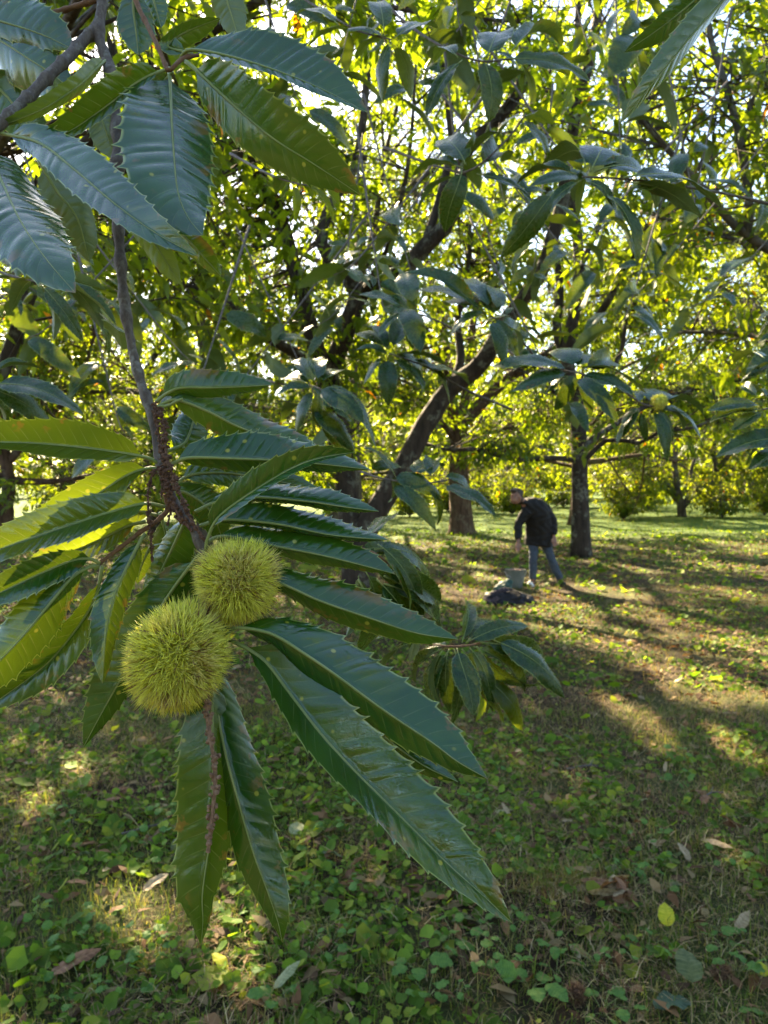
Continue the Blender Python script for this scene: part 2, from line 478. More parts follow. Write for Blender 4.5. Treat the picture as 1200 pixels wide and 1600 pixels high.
def px_leaf(parent, pts, wA, wB, aA=None, aB=None, age_glow=0.0, flip=False, teeth=17, pet=0.07, rib=1.0, curl=0.08, wave=0.06, corr=0.00045, mat='leaf', cols=7, full=None):
    """a leaf traced by its midrib: pts (u, v, depth), visible half widths in pixels left / right of the run"""
    seed = int(rng.integers(1e6))
    p3 = np.array([P(*q) for q in pts])
    path = spline(p3, 160)
    dm = float(np.mean([q[2] for q in pts]))
    if full is None: full = max(wA, wB) * 1.08
    def ang(wv, a):
        if a is not None: return math.radians(a), wv / math.cos(math.radians(a)) * dm / F
        r = max(full, wv * 1.04)
        return None, wv
    k = int(160 * pet)
    C = path[k:]
    V = unit(C - CP)
    if aA is None: aA = math.degrees(math.acos(min(0.999, wA / full))) * (1 if wA >= wB else -1)
    if aB is None: aB = math.degrees(math.acos(min(0.999, wB / full))) * (1 if wB > wA else -1)
    aA_, aB_ = math.radians(aA), math.radians(aB)
    rA = wA / max(0.15, math.cos(aA_)) * dm / F
    rB = wB / max(0.15, math.cos(aB_)) * dm / F
    Vv, Q, ve, cr, L = blade(C, V, rA, rB, aA_, aB_, teeth=teeth, cols=cols, curl=curl, wave=wave, flip=flip, seed=seed, corr=corr)
    o0 = parent.location
    org = np.array([o0.x, o0.y, o0.z])
    me = mesh_np('leaf', Vv - org, Q, attrs={'vein': ve, 'cross': cr, 'along': ALONG[0]})
    lf = obj('leaf', me, M[mat], parent)
    lf['age_glow'] = float(age_glow)
    r = np.interp(np.linspace(0, 1, 40), [0, .1, .5, 1], [1.15, 0.95, .55, .12]) * 0.00105 * rib * dm / 0.45
    side = -1 if not flip else 1
    cc_ = spline(path, 40)
    rv, rq, rt = tube(cc_ - unit(cc_ - CP) * (r * 0.35)[:, None], r, 6)
    obj('midrib', mesh_np('midrib', rv - org, rq, rt), M['rib'], lf)
    return lf

# canonical leaves (along +X, face up) shared by the smaller sprays and the fallen leaves
def canon_leaf(seed, bend=0.25, fold=0.35, half=0.17, curl=0.1, wave=0.08, teeth=13, cols=4):
    t = np.linspace(0, 1, 60)
    lr = np.random.default_rng(seed)
    sb = lr.uniform(-0.12, 0.12)
    C = np.stack([t, sb * np.sin(t * 2.4) * t, -bend * t ** 2 + 0.10 * np.sin(t * 3.1)], 1)
    V = np.tile(np.array([0, 0, -1.0]), (60, 1))
    Vv, Q, ve, cr, L = blade(C[4:], V[4:], half, half, -fold, -fold, teeth=teeth, cols=cols, corr=0.0018, curl=curl, wave=wave, seed=seed)
    me = mesh_np('leaf', Vv, Q, attrs={'vein': ve, 'cross': cr, 'along': ALONG[0]})
    r = np.interp(np.linspace(0, 1, 14), [0, .1, 1], [.010, .008, .001])
    rv, rq, rt = tube(spline(C, 14) + np.array([0, 0, 0.001]), r, 5)
    rm = mesh_np('midrib', rv, rq, rt)
    return me, rm

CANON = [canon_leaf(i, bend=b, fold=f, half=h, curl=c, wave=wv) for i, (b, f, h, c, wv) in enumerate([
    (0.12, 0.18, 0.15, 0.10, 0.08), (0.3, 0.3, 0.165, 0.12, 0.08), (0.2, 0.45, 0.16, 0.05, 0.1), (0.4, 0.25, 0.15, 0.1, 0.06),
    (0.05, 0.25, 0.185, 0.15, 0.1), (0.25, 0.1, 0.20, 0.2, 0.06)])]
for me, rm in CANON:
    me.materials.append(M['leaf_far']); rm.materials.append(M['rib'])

def put_leaf(parent, base, tip, up, variant=None, width=1.0, age_glow=0.0, with_rib=False, name='leaf', mats=None):
    """places a shared leaf from base to tip (world), its face towards up"""
    base, tip, up = (np.asarray(a, float) for a in (base, tip, up))
    x = tip - base; L = np.linalg.norm(x); x = x / L
    z = up - x * (up @ x); z = z / max(1e-6, np.linalg.norm(z))
    y = np.cross(z, x)
    vi = int(rng.integers(len(CANON))) if variant is None else variant
    me, rm = CANON[vi]
    o = bpy.data.objects.new(name, me)
    Mx = Matrix(((x[0] * L, y[0] * L * width, z[0] * L, base[0]), (x[1] * L, y[1] * L * width, z[1] * L, base[1]),
                 (x[2] * L, y[2] * L * width, z[2] * L, base[2]), (0, 0, 0, 1)))
    link(o, parent)
    if parent is not None:
        Mx = Matrix.Translation(-parent.location) @ Mx
    o.matrix_basis = Mx
    o['age_glow'] = float(age_glow)
    if with_rib:
        r = bpy.data.objects.new('midrib', rm)
        link(r, o)
    return o

def twig_obj(parent, pts, r0, r1, mat='twig', name='twig', n=None, k=8, bump=0.05, nodes=0, nodr=1.35):
    """pts in pixels+depth or world (np arrays); radii in metres"""
    p3 = np.array(pts, float)
    n = n or max(8, len(p3) * 10)
    c = spline(p3, n)
    r = np.linspace(r0, r1, n)
    if nodes:
        for q in np.linspace(0.06, 0.95, nodes) + rng.uniform(-0.03, 0.03, nodes):
            r = r * (1 + (nodr - 1) * np.exp(-((np.linspace(0, 1, n) - q) / 0.012) ** 2))
    v, q, t = tube(c, r, k, bump)
    org = np.array(parent.location) if parent is not None else np.zeros(3)
    return obj(name, mesh_np(name, v - org, q, t), M[mat], parent), c

def catkin_obj(parent, pts, r, mat='catkin', seed=0, dens=1.0, name='catkin'):
    """dried catkin: a thin stalk set with lumpy clusters"""
    c = spline(np.array(pts, float), 60)
    L = np.linalg.norm(np.diff(c, axis=0), axis=1).sum()
    a = Acc()
    v, q, t = tube(c, r * 0.38, 5, 0.1)
    a.add(v, q, t)
    nb = int(L / (r * 1.25) * dens)
    T, U, W = frames(c)
    lr = np.random.default_rng(seed)
    for i in range(nb):
        s = lr.uniform(0, 59.0) if lr.random() < 0.5 else (i / nb * 59)
        i0 = int(s)
        rr = r * (0.55 + 0.55 * math.sin(s * 0.55 + seed) ** 2) * (1.0 if s < 48 else max(0.4, (60 - s) / 12))
        for b in range(5):
            an = lr.uniform(0, 6.28)
            pc = c[i0] + (U[i0] * math.cos(an) + W[i0] * math.sin(an)) * rr * lr.uniform(0.35, 0.95) + T[i0] * lr.normal(0, r * 0.5)
            sc_ = r * lr.uniform(0.28, 0.52)
            a.add(pc + ICO_V * sc_ * lr.uniform(0.7, 1.3, (12, 1)), None, ICO_F)
    me = a.mesh(name, smooth=False)
    me.transform(Matrix.Translation(-parent.location))
    return obj(name, me, M[mat], parent)

def bur_obj(parent, cen, R, ns=4200, seed=3, core=0.62, mat='bur', name='bur', tone=0.0, spn=1.0):
    """spiny bur: bumpy core, thousands of spines grown in tufts"""
    lr = np.random.default_rng(seed)
    org = np.array(parent.location) if parent is not None else np.zeros(3)
    cen = np.asarray(cen, float) - org
    # core
    th = np.linspace(0, math.pi, 17); ph = np.linspace(0, 2 * math.pi, 24, endpoint=False)
    V = [[math.sin(a) * math.cos(b), math.sin(a) * math.sin(b), math.cos(a)] for a in th for b in ph]
    V = np.array(V)
    k = 24
    Q = [[i * k + j, (i + 1) * k + j, (i + 1) * k + (j + 1) % k, i * k + (j + 1) % k] for i in range(16) for j in range(k)]
    bump = 1 + 0.05 * np.sin(V[:, 0] * 7 + V[:, 1] * 5) * np.sin(V[:, 2] * 6)
    SQ = lr.uniform(.92, 1.08, 3)
    dry = mat == 'bur_dry'
    core_o = obj(name, mesh_np(name, cen + V * SQ * (R * core * bump)[:, None], Q), M['catkin' if dry else 'bur_core'], parent)
    i = np.arange(ns) + 0.5
    phi = np.arccos(1 - 2 * i / ns); tht = math.pi * (1 + 5 ** 0.5) * i
    d0 = np.stack([np.cos(tht) * np.sin(phi), np.sin(tht) * np.sin(phi), np.cos(phi)], 1)
    d0 = unit(d0 + lr.normal(0, 0.04, (ns, 3)))
    # tufts: lean away from tuft centres
    nt_ = max(20, ns // 26)
    i2 = np.arange(nt_) + 0.5
    ph2 = np.arccos(1 - 2 * i2 / nt_); th2 = math.pi * (1 + 5 ** 0.5) * i2
    tc = unit(np.stack([np.cos(th2) * np.sin(ph2), np.sin(th2) * np.sin(ph2), np.cos(ph2)], 1) + lr.normal(0, 0.05, (nt_, 3)))
    near = np.argmax(d0 @ tc.T, 1)
    root = unit(d0 * 0.55 + tc[near] * 0.45)
    lean = (d0 - tc[near]) * 2.6 + lr.normal(0, 0.40, (ns, 3))
    dr = unit(root + lean)
    lump = 1 + 0.22 * np.sin(d0[:, 0] * 3 + seed) * np.cos(d0[:, 2] * 2.6 + 1) + 0.10 * np.sin(d0[:, 1] * 6)
    ln = R * (1.0 - core) * lr.uniform(0.72, 1.18, ns) * lump
    b = cen + root * SQ * (R * core * 0.97)
    rad = R * 0.0125 * spn * lr.uniform(0.7, 1.25, ns)
    side = unit(np.cross(dr, lr.normal(0, 1, (ns, 3))))
    side2 = np.cross(dr, side)
    bendv = side * lr.normal(0, 0.10, ns)[:, None]
    an = np.arange(3) / 3 * 2 * math.pi
    V = np.zeros((ns, 7, 3)); colr = np.zeros((ns, 7, 3))
    g0 = np.array([0.82, 0.80, 0.12]); g1 = np.array([0.92, 0.90, 0.14]); tan = np.array([0.86, 0.70, 0.34]); brn = np.array([0.36, 0.20, 0.08])
    if dry: g0, g1, tan, brn = np.array([.09, .045, .02]), np.array([.22, .12, .06]), np.array([.30, .18, .10]), np.array([.10, .05, .03])
    rv = lr.random(ns)
    patch = np.clip(np.sin(d0[:, 0] * 3.1 + seed * 1.7) * np.sin(d0[:, 1] * 2.7 + 1.1) * np.cos(d0[:, 2] * 2.9 + seed) * 2.2 + 0.15 + tone, 0, 1)
    c1 = g1 * lr.uniform(0.75, 1.2, (ns, 1)) * (1 - 0.55 * patch[:, None]) + tan * 0.55 * patch[:, None]
    br = (rv < 0.05 + 0.12 * patch)[:, None]
    c1 = np.where(br, brn, c1)
    for a_ in range(3):
        o_ = side * math.cos(an[a_]) + side2 * math.sin(an[a_])
        V[:, a_] = b + o_ * rad[:, None]
        V[:, 3 + a_] = b + dr * (ln * 0.55)[:, None] + bendv * (ln * 0.4)[:, None] + o_ * (rad * 0.72)[:, None]
        colr[:, a_] = g0 * (1 - 0.3 * br)
        colr[:, 3 + a_] = c1
    V[:, 6] = b + dr * ln[:, None] + bendv * ln[:, None]
    colr[:, 6] = c1 * 1.1 + 0.05
    base = (np.arange(ns) * 7)[:, None]
    Q = np.concatenate([base + np.array([[a_, (a_ + 1) % 3, 3 + (a_ + 1) % 3, 3 + a_]]) for a_ in range(3)])
    T = np.concatenate([base + np.array([[3 + a_, 3 + (a_ + 1) % 3, 6]]) for a_ in range(3)])
    sp = obj('spines', mesh_np('spines', V.reshape(-1, 3), Q, T, cols=colr.reshape(-1, 3)), M[mat], core_o)
    sp['kind'] = 'stuff'
    return core_o

M['bur'] = attr_leaf_material('bur_spines', 0.42, 0.45, (1.05, 1.05, 0.7), 0.3)
M['bur_core'] = plain_material('bur_core', (0.55, 0.55, 0.10), (0.66, 0.63, 0.15), 90, 0.8, 0.4, 0.002)
M['bur_dry'] = attr_leaf_material('dry_bur_spines', 0.1, 0.8, (1.0, 0.9, 0.7), 0.2)
# ------------------------------------------------------------------ ground sheet
def nonuni(lim, fine, n):
    t = np.linspace(-1, 1, n)
    return np.sign(t) * (np.abs(t) ** 3.2 * lim + np.abs(t) * fine)
gx = nonuni(560, 16, 181); gy = nonuni(560, 16, 181) + 6
GX, GY = np.meshgrid(gx, gy, indexing='ij')
GZ = ground_z(GX, GY) * np.clip(1.5 - np.hypot(GX, GY - 6) / 60, 0, 1)
n_ = 181
ii, jj = np.meshgrid(np.arange(n_ - 1), np.arange(n_ - 1), indexing='ij')
gq = np.stack([ii * n_ + jj, (ii + 1) * n_ + jj, (ii + 1) * n_ + jj + 1, ii * n_ + jj + 1], -1).reshape(-1, 4)
ground = obj('ground', mesh_np('ground', np.stack([GX, GY, GZ], -1).reshape(-1, 3), gq), M['ground'])
tag(ground, 'orchard floor of soil, short grass and litter', 'ground', kind='structure')

# ------------------------------------------------------------------ trees
# openings in the leaf roof along the sun's rays (point that is lit, radius)
RAYS = []
def lit(p, r): RAYS.append((np.asarray(p, float), r))
for u, v, d, r in [(60, 685, .47, .15), (50, 770, .46, .13), (-30, 720, .46, .15), (190, 830, .48, .04), (150, 695, .47, .07), (300, 980, .45, .06), (360, 890, .46, .05), (790, 1105, .92, .05), (465, 310, .8, .04), (655, 950, .8, .03), (540, 240, .49, .03), (730, 940, .95, .03)]:
    lit(P(u, v, d), r)
for u, v, r in [(205, 1430, .15), (240, 1470, .12), (60, 1255, .12), (125, 1200, .10), (375, 1545, .11), (375, 1480, .07), (528, 1245, .07), (600, 1245, .05), (1110, 1480, .06),
                (1090, 1140, .20), (1010, 1120, .14), (1060, 1160, .12), (950, 925, .5), (1010, 950, .55), (1075, 970, .5), (1150, 1000, .4), (880, 950, .45), (840, 960, .3), (1180, 1020, .3), (1060, 1080, .15), (1150, 1090, .2),
                (1000, 890, .4), (1130, 885, .6), (1190, 895, .6), (1060, 868, .4), (700, 880, .5), (760, 900, .4), (650, 850, .6), (860, 985, .25), (940, 1000, .2), (720, 925, .3),
                (1090, 830, .8), (980, 815, 1.2), (1180, 815, 1.4), (860, 800, 1.4), (660, 815, 1.0), (760, 800, 1.2), (1150, 850, .7), (930, 850, .5), (840, 1110, .06), (960, 1220, .05), (1110, 1240, .08), (300, 1220, .06)]:
    lit(G(u, v), r)

for (u0, v0, u1, v1, n, r) in [(840, 908, 1100, 985, 7, .42), (1000, 1118, 1115, 1168, 4, .22), (950, 880, 1200, 905, 6, .4), (1090, 1000, 1200, 1035, 3, .32), (620, 840, 790, 905, 5, .38), (870, 950, 960, 1010, 3, .35), (1040, 1055, 1160, 1090, 3, .2), (700, 930, 800, 960, 3, .3)]:
    for q in np.linspace(0, 1, n):
        lit(G(u0 + (u1 - u0) * q, v0 + (v1 - v0) * q), r)

def keep_mask(p, low=False):
    """p (n,3): drop leaves inside the openings and inside the clear space under the crowns"""
    k = np.ones(len(p), bool)
    for q, r in ([] if low else RAYS):
        d = p - q
        a = d @ SUN
        k &= ~((a > 0) & (np.einsum('ij,ij->i', d, d) - a * a < r * r))
    d = p - CP
    dep = d @ FWD
    u = 600 + F * d[:, 0] / np.maximum(dep, .05)
    v = 800 - F * (d @ UPV) / np.maximum(dep, .05)
    inside = (dep > 0) & (u > -60) & (u < 1260) & (v > -60) & (v < 1660)
    k &= ~(inside & (dep < 3.0))
    k &= ~((np.linalg.norm(d, axis=1) < 2.2))
    if not low: k &= ~(inside & (u > 590) & (v > 730) & (dep < 30))
    if not low: k &= ~(inside & (u > 930) & (v > 715) & (dep < 34))
    if not low: k &= ~(inside & (v > 800))
    k &= p[:, 2] > (.08 if low else .5)
    return k

LEAFC = np.array([[0.040, 0.085, 0.016], [0.055, 0.105, 0.018], [0.075, 0.125, 0.020], [0.105, 0.140, 0.022], [0.15, 0.15, 0.02], [0.22, 0.115, 0.02]])
def leaf_cloud(base, dirn, up, ln, wd, ci):
    n = len(base)
    x = unit(dirn); z = unit(up - x * np.sum(up * x, 1, keepdims=True)); y = np.cross(z, x)
    L = ln[:, None]; W_ = wd[:, None]
    V = np.zeros((n, 6, 3))
    V[:, 0] = base
    V[:, 1] = base + x * L * .33 + y * W_ * .5 + z * W_ * .14
    V[:, 2] = base + x * L * .33 - y * W_ * .5 + z * W_ * .14
    V[:, 3] = base + x * L * .68 + y * W_ * .38 - z * L * .03
    V[:, 4] = base + x * L * .68 - y * W_ * .38 - z * L * .03
    V[:, 5] = base + x * L - z * L * .14
    b = (np.arange(n) * 6)[:, None]
    Q = b + np.array([[1, 2, 4, 3]])
    T = np.concatenate([b + np.array([[0, 2, 1]]), b + np.array([[3, 4, 5]])])
    C = np.repeat(ci[:, None, :], 6, 1)
    return V.reshape(-1, 3), Q, T, C.reshape(-1, 3)

def make_tree(label, base, limbs, nclu, mat='bark', sig=0.8, lsize=0.19, per=14, tfrac=0.3, yellow=0.25, dead=0.006, seed=0, group='chestnut trees of the orchard', flare=0.6, name='chestnut_tree', k=10, leaf_w=0.34, extra=None, cat='tree', low=False):
    """limbs: list of (pts (n,3), r0, r1); the first is the trunk"""
    lr = np.random.default_rng(seed)
    lsize = lsize * (1.2 if base[1] > 10 and not low else 1); yellow = yellow * .72
    nclu = int(nclu * (1.35 if base[1] > 10 and not low else 1))
    t = empty(name, (base[0], base[1], float(ground_z(base[0], base[1])) - 0.02))
    org = np.array(t.location)
    tag(t, label, cat, group)
    skel, wts = [], []
    for i, (pts, r0, r1) in enumerate(limbs):
        pts = np.asarray(pts, float)
        L = np.linalg.norm(np.diff(pts, axis=0), axis=1).sum()
        n = int(np.clip(L / 0.22, 8, 44))
        c = spline(pts, n)
        r = r0 + (r1 - r0) * np.linspace(0, 1, n) ** 0.8
        kk = k if r0 > 0.06 else 6
        v, q, tr = tube(c, r, kk, 0.045 if r0 > .05 else 0.03, flare=flare if i == 0 else 0)
        obj('trunk' if i == 0 else 'limb', mesh_np('limb', v - org, q, tr), M[mat], t)
        skel.append(c); wts.append(L * (0.25 if i == 0 else 1.0))
    wts = np.array(wts) / sum(wts)
    # clusters of leaves on twigs that leave the limbs
    pick = lr.choice(len(limbs), nclu, p=wts)
    tt = tfrac + (1 - tfrac) * lr.random(nclu) ** 0.8
    A0 = np.zeros((nclu, 3))
    for i, c in enumerate(skel):
        m = pick == i
        if m.any():
            f = (0.55 + 0.45 * tt[m] if i == 0 else tt[m]) * (len(c) - 1)
            A0[m] = c[f.astype(int)]
    off = lr.normal(0, sig, (nclu, 3)) * np.array([1, 1, .62])
    Cn = A0 + off
    Cn[:, 2] = np.maximum(Cn[:, 2], .35 if low else 1.1)
    if extra is not None and len(extra):
        Cn = np.vstack([Cn, extra]);
        sk = np.vstack(skel[1:] if len(skel) > 1 else skel)
        A1 = np.array([sk[np.argmin(np.sum((sk - e) ** 2, 1) + 0.6 * np.maximum(0, sk[:, 2] - e[2]) ** 2)] for e in extra])
        A0 = np.vstack([A0, A1])
    km = keep_mask(Cn, low)
    if base[1] > 10 and not low:
        q = Cn / 1.15 + seed
        n3 = np.sin(q[:, 0] * 1.1 + 1.3 * np.sin(q[:, 2])) * np.sin(q[:, 1] * 1.0 + 1.1 * np.sin(q[:, 0] * .8)) + np.sin(q[:, 2] * 1.4 + np.sin(q[:, 1])) * np.sin(q[:, 0] * 1.9 + 2)
        g = n3 > -.5
        if extra is not None and len(extra): g[-len(extra):] = True
        km &= g
        if seed == 1: km &= ~((Cn[:, 1] < 11.7) & (lr.random(len(Cn)) < .75) & (np.arange(len(Cn)) < nclu))
    Cn, A0 = Cn[km], A0[km]
    nc = len(Cn)
    # twigs
    acc = Acc()
    mid = A0 * .45 + Cn * .55 + lr.normal(0, .12, (nc, 3)) + np.array([0, 0, .12])
    dcam = np.linalg.norm(Cn - CP, axis=1)
    tw = []
    an = np.arange(3) / 3 * 2 * math.pi
    dirc = unit(Cn - A0)
    s1 = unit(np.cross(dirc, np.array([0.3, 0.2, 0.9]))); s2 = np.cross(dirc, s1)
    Vt = np.zeros((nc, 9, 3))
    for q, (pp, rr) in enumerate(((A0, .016), (mid, .009), (Cn + dirc * .15, .004))):
        for a_ in range(3):
            Vt[:, q * 3 + a_] = pp + (s1 * math.cos(an[a_]) + s2 * math.sin(an[a_])) * rr
    b = (np.arange(nc) * 9)[:, None]
    Qt = np.concatenate([b + np.array([[r_ * 3 + a_, r_ * 3 + (a_ + 1) % 3, r_ * 3 + 3 + (a_ + 1) % 3, r_ * 3 + 3 + a_]]) for r_ in range(2) for a_ in range(3)])
    tg = obj('twigs', mesh_np('twigs', Vt.reshape(-1, 3) - org, Qt), M[mat], t); tg['kind'] = 'stuff'
    # leaves
    nl = nc * per
    ci = np.repeat(np.arange(nc), per)
    f = lr.random(nl)[:, None]
    pos = mid[ci] * (1 - f) * .45 + Cn[ci] * (1 - .45 * (1 - f)) + lr.normal(0, .05 + .03 * sig, (nl, 3))
    out = unit(pos - mid[ci] + lr.normal(0, .25, (nl, 3)))
    dirn = out * .8 + lr.normal(0, .28, (nl, 3)) + np.array([0, 0, -.28])
    tilt = np.repeat(lr.normal(0, .35, (nc, 3)), per, 0)
    up = np.array([0, 0, 1.0]) + lr.normal(0, .25, (nl, 3)) + tilt
    ln = lsize * lr.uniform(.6, 1.2, nl)
    km = keep_mask(pos + unit(dirn) * ln[:, None] * .5, low)
    pos, dirn, up, ln, ci = pos[km], dirn[km], up[km], ln[km], ci[km]
    nl = len(pos)
    ctone = lr.random(nc)[ci] * .5 + lr.random(nl) * .5
    tone = np.clip(ctone * 2.2 - .6 + yellow * 1.5, 0, 3.999)
    k0 = tone.astype(int); fr = (tone - k0)[:, None]
    cc_ = LEAFC[k0] * (1 - fr) + LEAFC[np.minimum(k0 + 1, 4)] * fr
    cc_ *= lr.uniform(.8, 1.2, (nl, 1))
    dd = lr.random(nl) < dead
    cc_[dd] = LEAFC[5] * lr.uniform(.6, 1.2, (dd.sum(), 1))
    V, Q, T, C = leaf_cloud(pos, dirn, up, ln, ln * leaf_w, cc_)
    cr = obj('crown', mesh_np('crown', V - org, Q, T, cols=C, smooth=False), M['crown'], t); cr['kind'] = 'stuff'
    return t

def auto_limbs(x, y, hf, H, spread, r, n=5, seed=0, low=0, lean=(0, 0)):
    lr = np.random.default_rng(seed)
    z0 = float(ground_z(x, y)) - .05
    top = np.array([x + lean[0], y + lean[1], hf])
    limbs = []
    tr = [np.array([x, y, z0]), np.array([x + lean[0] * .4, y + lean[1] * .4, hf * .5]) + lr.normal(0, .05, 3), top,
          top + np.array([lr.normal(0, .3), lr.normal(0, .3), (H - hf) * .45]), top + np.array([lr.normal(0, .5), lr.normal(0, .5), (H - hf) * .85])]
    limbs.append((np.array(tr), r, r * .18))
    az0 = lr.uniform(0, 6.28)
    for i in range(n + low):
        az = az0 + i * 2.4 + lr.normal(0, .25)
        if i < n:
            el = lr.uniform(.45, 1.0); st = top + np.array([0, 0, lr.uniform(-.1, (H - hf) * .35)]); L = (H - hf) * lr.uniform(.7, 1.0)
            L = min(L, spread * 1.6)
        else:
            el = lr.uniform(.05, .3); st = np.array([x + lean[0] * .8, y + lean[1] * .8, hf * lr.uniform(.75, 1.0)]); L = spread * lr.uniform(.7, 1.0)
        d = np.array([math.cos(az) * math.cos(el), math.sin(az) * math.cos(el), math.sin(el)])
        p = [st]
        for s in range(4):
            d = unit(d + lr.normal(0, .22, 3) + np.array([0, 0, .05 if i < n else -.02]))
            p.append(p[-1] + d * L / 4)
        limbs.append((np.array(p), r * lr.uniform(.35, .55), r * .08))
        for s in range(3):
            q = p[lr.integers(1, 4)]
            d2 = unit(d + lr.normal(0, .7, 3))
            l2 = L * lr.uniform(.35, .6)
            limbs.append((np.array([q, q + d2 * l2 * .5 + lr.normal(0, .1, 3), q + d2 * l2 + np.array([0, 0, -.15])]), r * .2, r * .04))
    return limbs

def pl(lst, r0, r1):
    return (np.array([P(*q) for q in lst]), r0, r1)

# the leaning, many-stemmed tree behind the burs
dA = 12.0
bA = G(562, 752 + 1.65 * F / dA)
bA = np.array([(562 - 600) / F * dA, dA, 0.0])
A_l = [
    (np.array([bA + [0, 0, -.1], P(560, 860, dA), P(575, 822, dA), P(605, 772, dA), P(635, 722, dA), P(656, 677, dA), P(678, 642, dA), P(706, 605, dA), P(750, 570, dA - .2), P(790, 503, dA - .5), P(825, 456, dA - .7), P(850, 415, dA - .9), P(864, 365, dA - 1), P(878, 320, dA - 1), P(895, 200, dA - 1.2), P(912, 130, dA - 1.4), P(932, 40, dA - 1.5), P(945, -100, dA - 1.5)]), .21, .05),
    pl([(560, 860, dA), (545, 800, dA + .1), (540, 755, dA + .2), (532, 690, dA + .2), (522, 630, dA + .1), (510, 580, dA)], .20, .17),
    pl([(514, 590, dA), (497, 555, dA), (481, 497, dA + .1), (463, 430, dA + .2), (440, 347, dA + .2), (408, 265, dA + .1), (388, 225, dA), (370, 120, dA), (350, -40, dA)], .145, .07),
    pl([(512, 585, dA), (530, 545, dA - .2), (548, 497, dA - .5), (560, 463, dA - .6)], .15, .13),
    pl([(560, 463, dA - .6), (540, 430, dA - .7), (516, 405, dA - .7), (502, 378, dA - .7), (512, 330, dA - .6), (535, 290, dA - .6), (560, 240, dA - .5), (575, 100, dA - .5), (580, -60, dA - .5)], .11, .035),
    pl([(560, 463, dA - .6), (588, 437, dA - .8), (632, 420, dA - 1), (664, 384, dA - 1.1), (698, 350, dA - 1.2), (716, 300, dA - 1.2), (728, 240, dA - 1.2), (774, 190, dA - 1.2), (812, 140, dA - 1.2), (820, 65, dA - 1.2), (828, -40, dA - 1.2)], .13, .07),
    pl([(664, 384, dA - 1.1), (690, 300, dA - 1), (705, 230, dA - 1), (702, 180, dA - 1), (690, 60, dA - 1), (685, -40, dA - 1)], .075, .035),
    pl([(512, 580, dA), (470, 556, dA - .3), (440, 540, dA - .5), (400, 515, dA - .8), (350, 470, dA - 1), (300, 450, dA - 1.2), (220, 400, dA - 1.4)], .10, .03),
    pl([(706, 605, dA), (720, 560, dA + .3), (715, 500, dA + .6), (730, 430, dA + .8), (735, 350, dA + 1)], .08, .03),
    pl([(560, 463, dA - .6), (600, 400, dA - 1.5), (622, 330, dA - 2), (640, 240, dA - 2.4), (650, 100, dA - 2.6)], .05, .02),
]
A_args = ('leaning chestnut with several crooked lichen-spotted stems behind the burs', bA, A_l, 780, 'bark', .8)

# tree with warm red-brown trunk behind it
dD = 24.0
bD = np.array([(722 - 600) / F * dD, dD, 0])
D_l = [
    (np.array([bD + [0, 0, -.1], P(720, 800, dD), P(717, 740, dD), P(716, 690, dD), P(718, 660, dD)]), .36, .27),
    pl([(718, 665, dD), (742, 642, dD), (775, 608, dD - .3), (805, 583, dD - .6), (860, 550, dD - 1), (930, 500, dD - 1.5), (990, 400, dD - 2)], .22, .07),
    pl([(714, 680, dD), (706, 640, dD), (703, 590, dD + .3), (690, 500, dD + .5), (660, 380, dD + .8), (640, 250, dD + 1)], .16, .06),
    pl([(718, 700, dD), (690, 660, dD - .5), (650, 630, dD - 1), (600, 610, dD - 1.6), (540, 600, dD - 2)], .1, .04),
    pl([(718, 665, dD), (730, 600, dD + .5), (740, 500, dD + 1), (760, 380, dD + 1.5), (770, 260, dD + 2)], .17, .06),
    pl([(722, 690, dD), (770, 675, dD + .6), (830, 660, dD + 1.2), (880, 640, dD + 2)], .1, .03),
    pl([(718, 665, dD), (690, 560, dD - 2), (640, 480, dD - 3.5), (590, 420, dD - 4.5)], .12, .04),
]
make_tree('thick red-brown trunk standing beyond the leaning tree, left of the picker', bD, D_l, 1200, 'bark_red', 1.0, seed=2, yellow=.42, k=12)

# straight trunk beside the man
dE = 17.0
bE = np.array([(910 - 600) / F * dE, dE, 0])
E_l = [
    (np.array([bE + [0, 0, -.1], P(907, 820, dE), P(906, 760, dE), P(905, 700, dE), P(902, 650, dE), P(892, 600, dE), P(888, 550, dE), P(900, 470, dE), P(905, 420, dE + .1), P(900, 350, dE + .2), P(888, 270, dE + .2), P(900, 120, dE + .2), P(905, -40, dE + .2)]), .2, .07),
    pl([(902, 722, dE), (888, 717, dE - .2), (850, 716, dE - .5), (815, 719, dE - .8), (780, 712, dE - 1), (750, 703, dE - 1.2), (695, 702, dE - 1.5), (650, 690, dE - 1.8)], .065, .03),
    pl([(908, 725, dE), (925, 708, dE - .1), (945, 689, dE - .2), (975, 688, dE - .4), (1000, 692, dE - .6), (1033, 674, dE - .8), (1085, 668, dE - 1), (1140, 640, dE - 1.3)], .065, .025),
    pl([(890, 570, dE), (870, 520, dE + .2), (875, 450, dE + .4), (866, 380, dE + .5), (850, 250, dE + .6), (860, 100, dE + .7)], .11, .04),
    pl([(900, 640, dE), (940, 600, dE + .3), (970, 550, dE + .5), (985, 480, dE + .6), (1035, 450, dE + .8), (1025, 400, dE + 1), (1000, 330, dE + 1)], .07, .025),
    pl([(892, 560, dE), (950, 470, dE - 1), (1000, 380, dE - 1.8), (1060, 300, dE - 2.5), (1090, 180, dE - 3)], .1, .03),
    pl([(905, 700, dE), (1000, 640, dE + 1), (1080, 610, dE + 2), (1180, 590, dE + 3)], .08, .03),
    pl([(902, 640, dE), (850, 600, dE + 1), (800, 570, dE + 1.8)], .06, .02),
    pl([(905, 420, dE), (960, 300, dE + 1), (1010, 200, dE + 1.5), (1040, 60, dE + 2)], .08, .03),
]
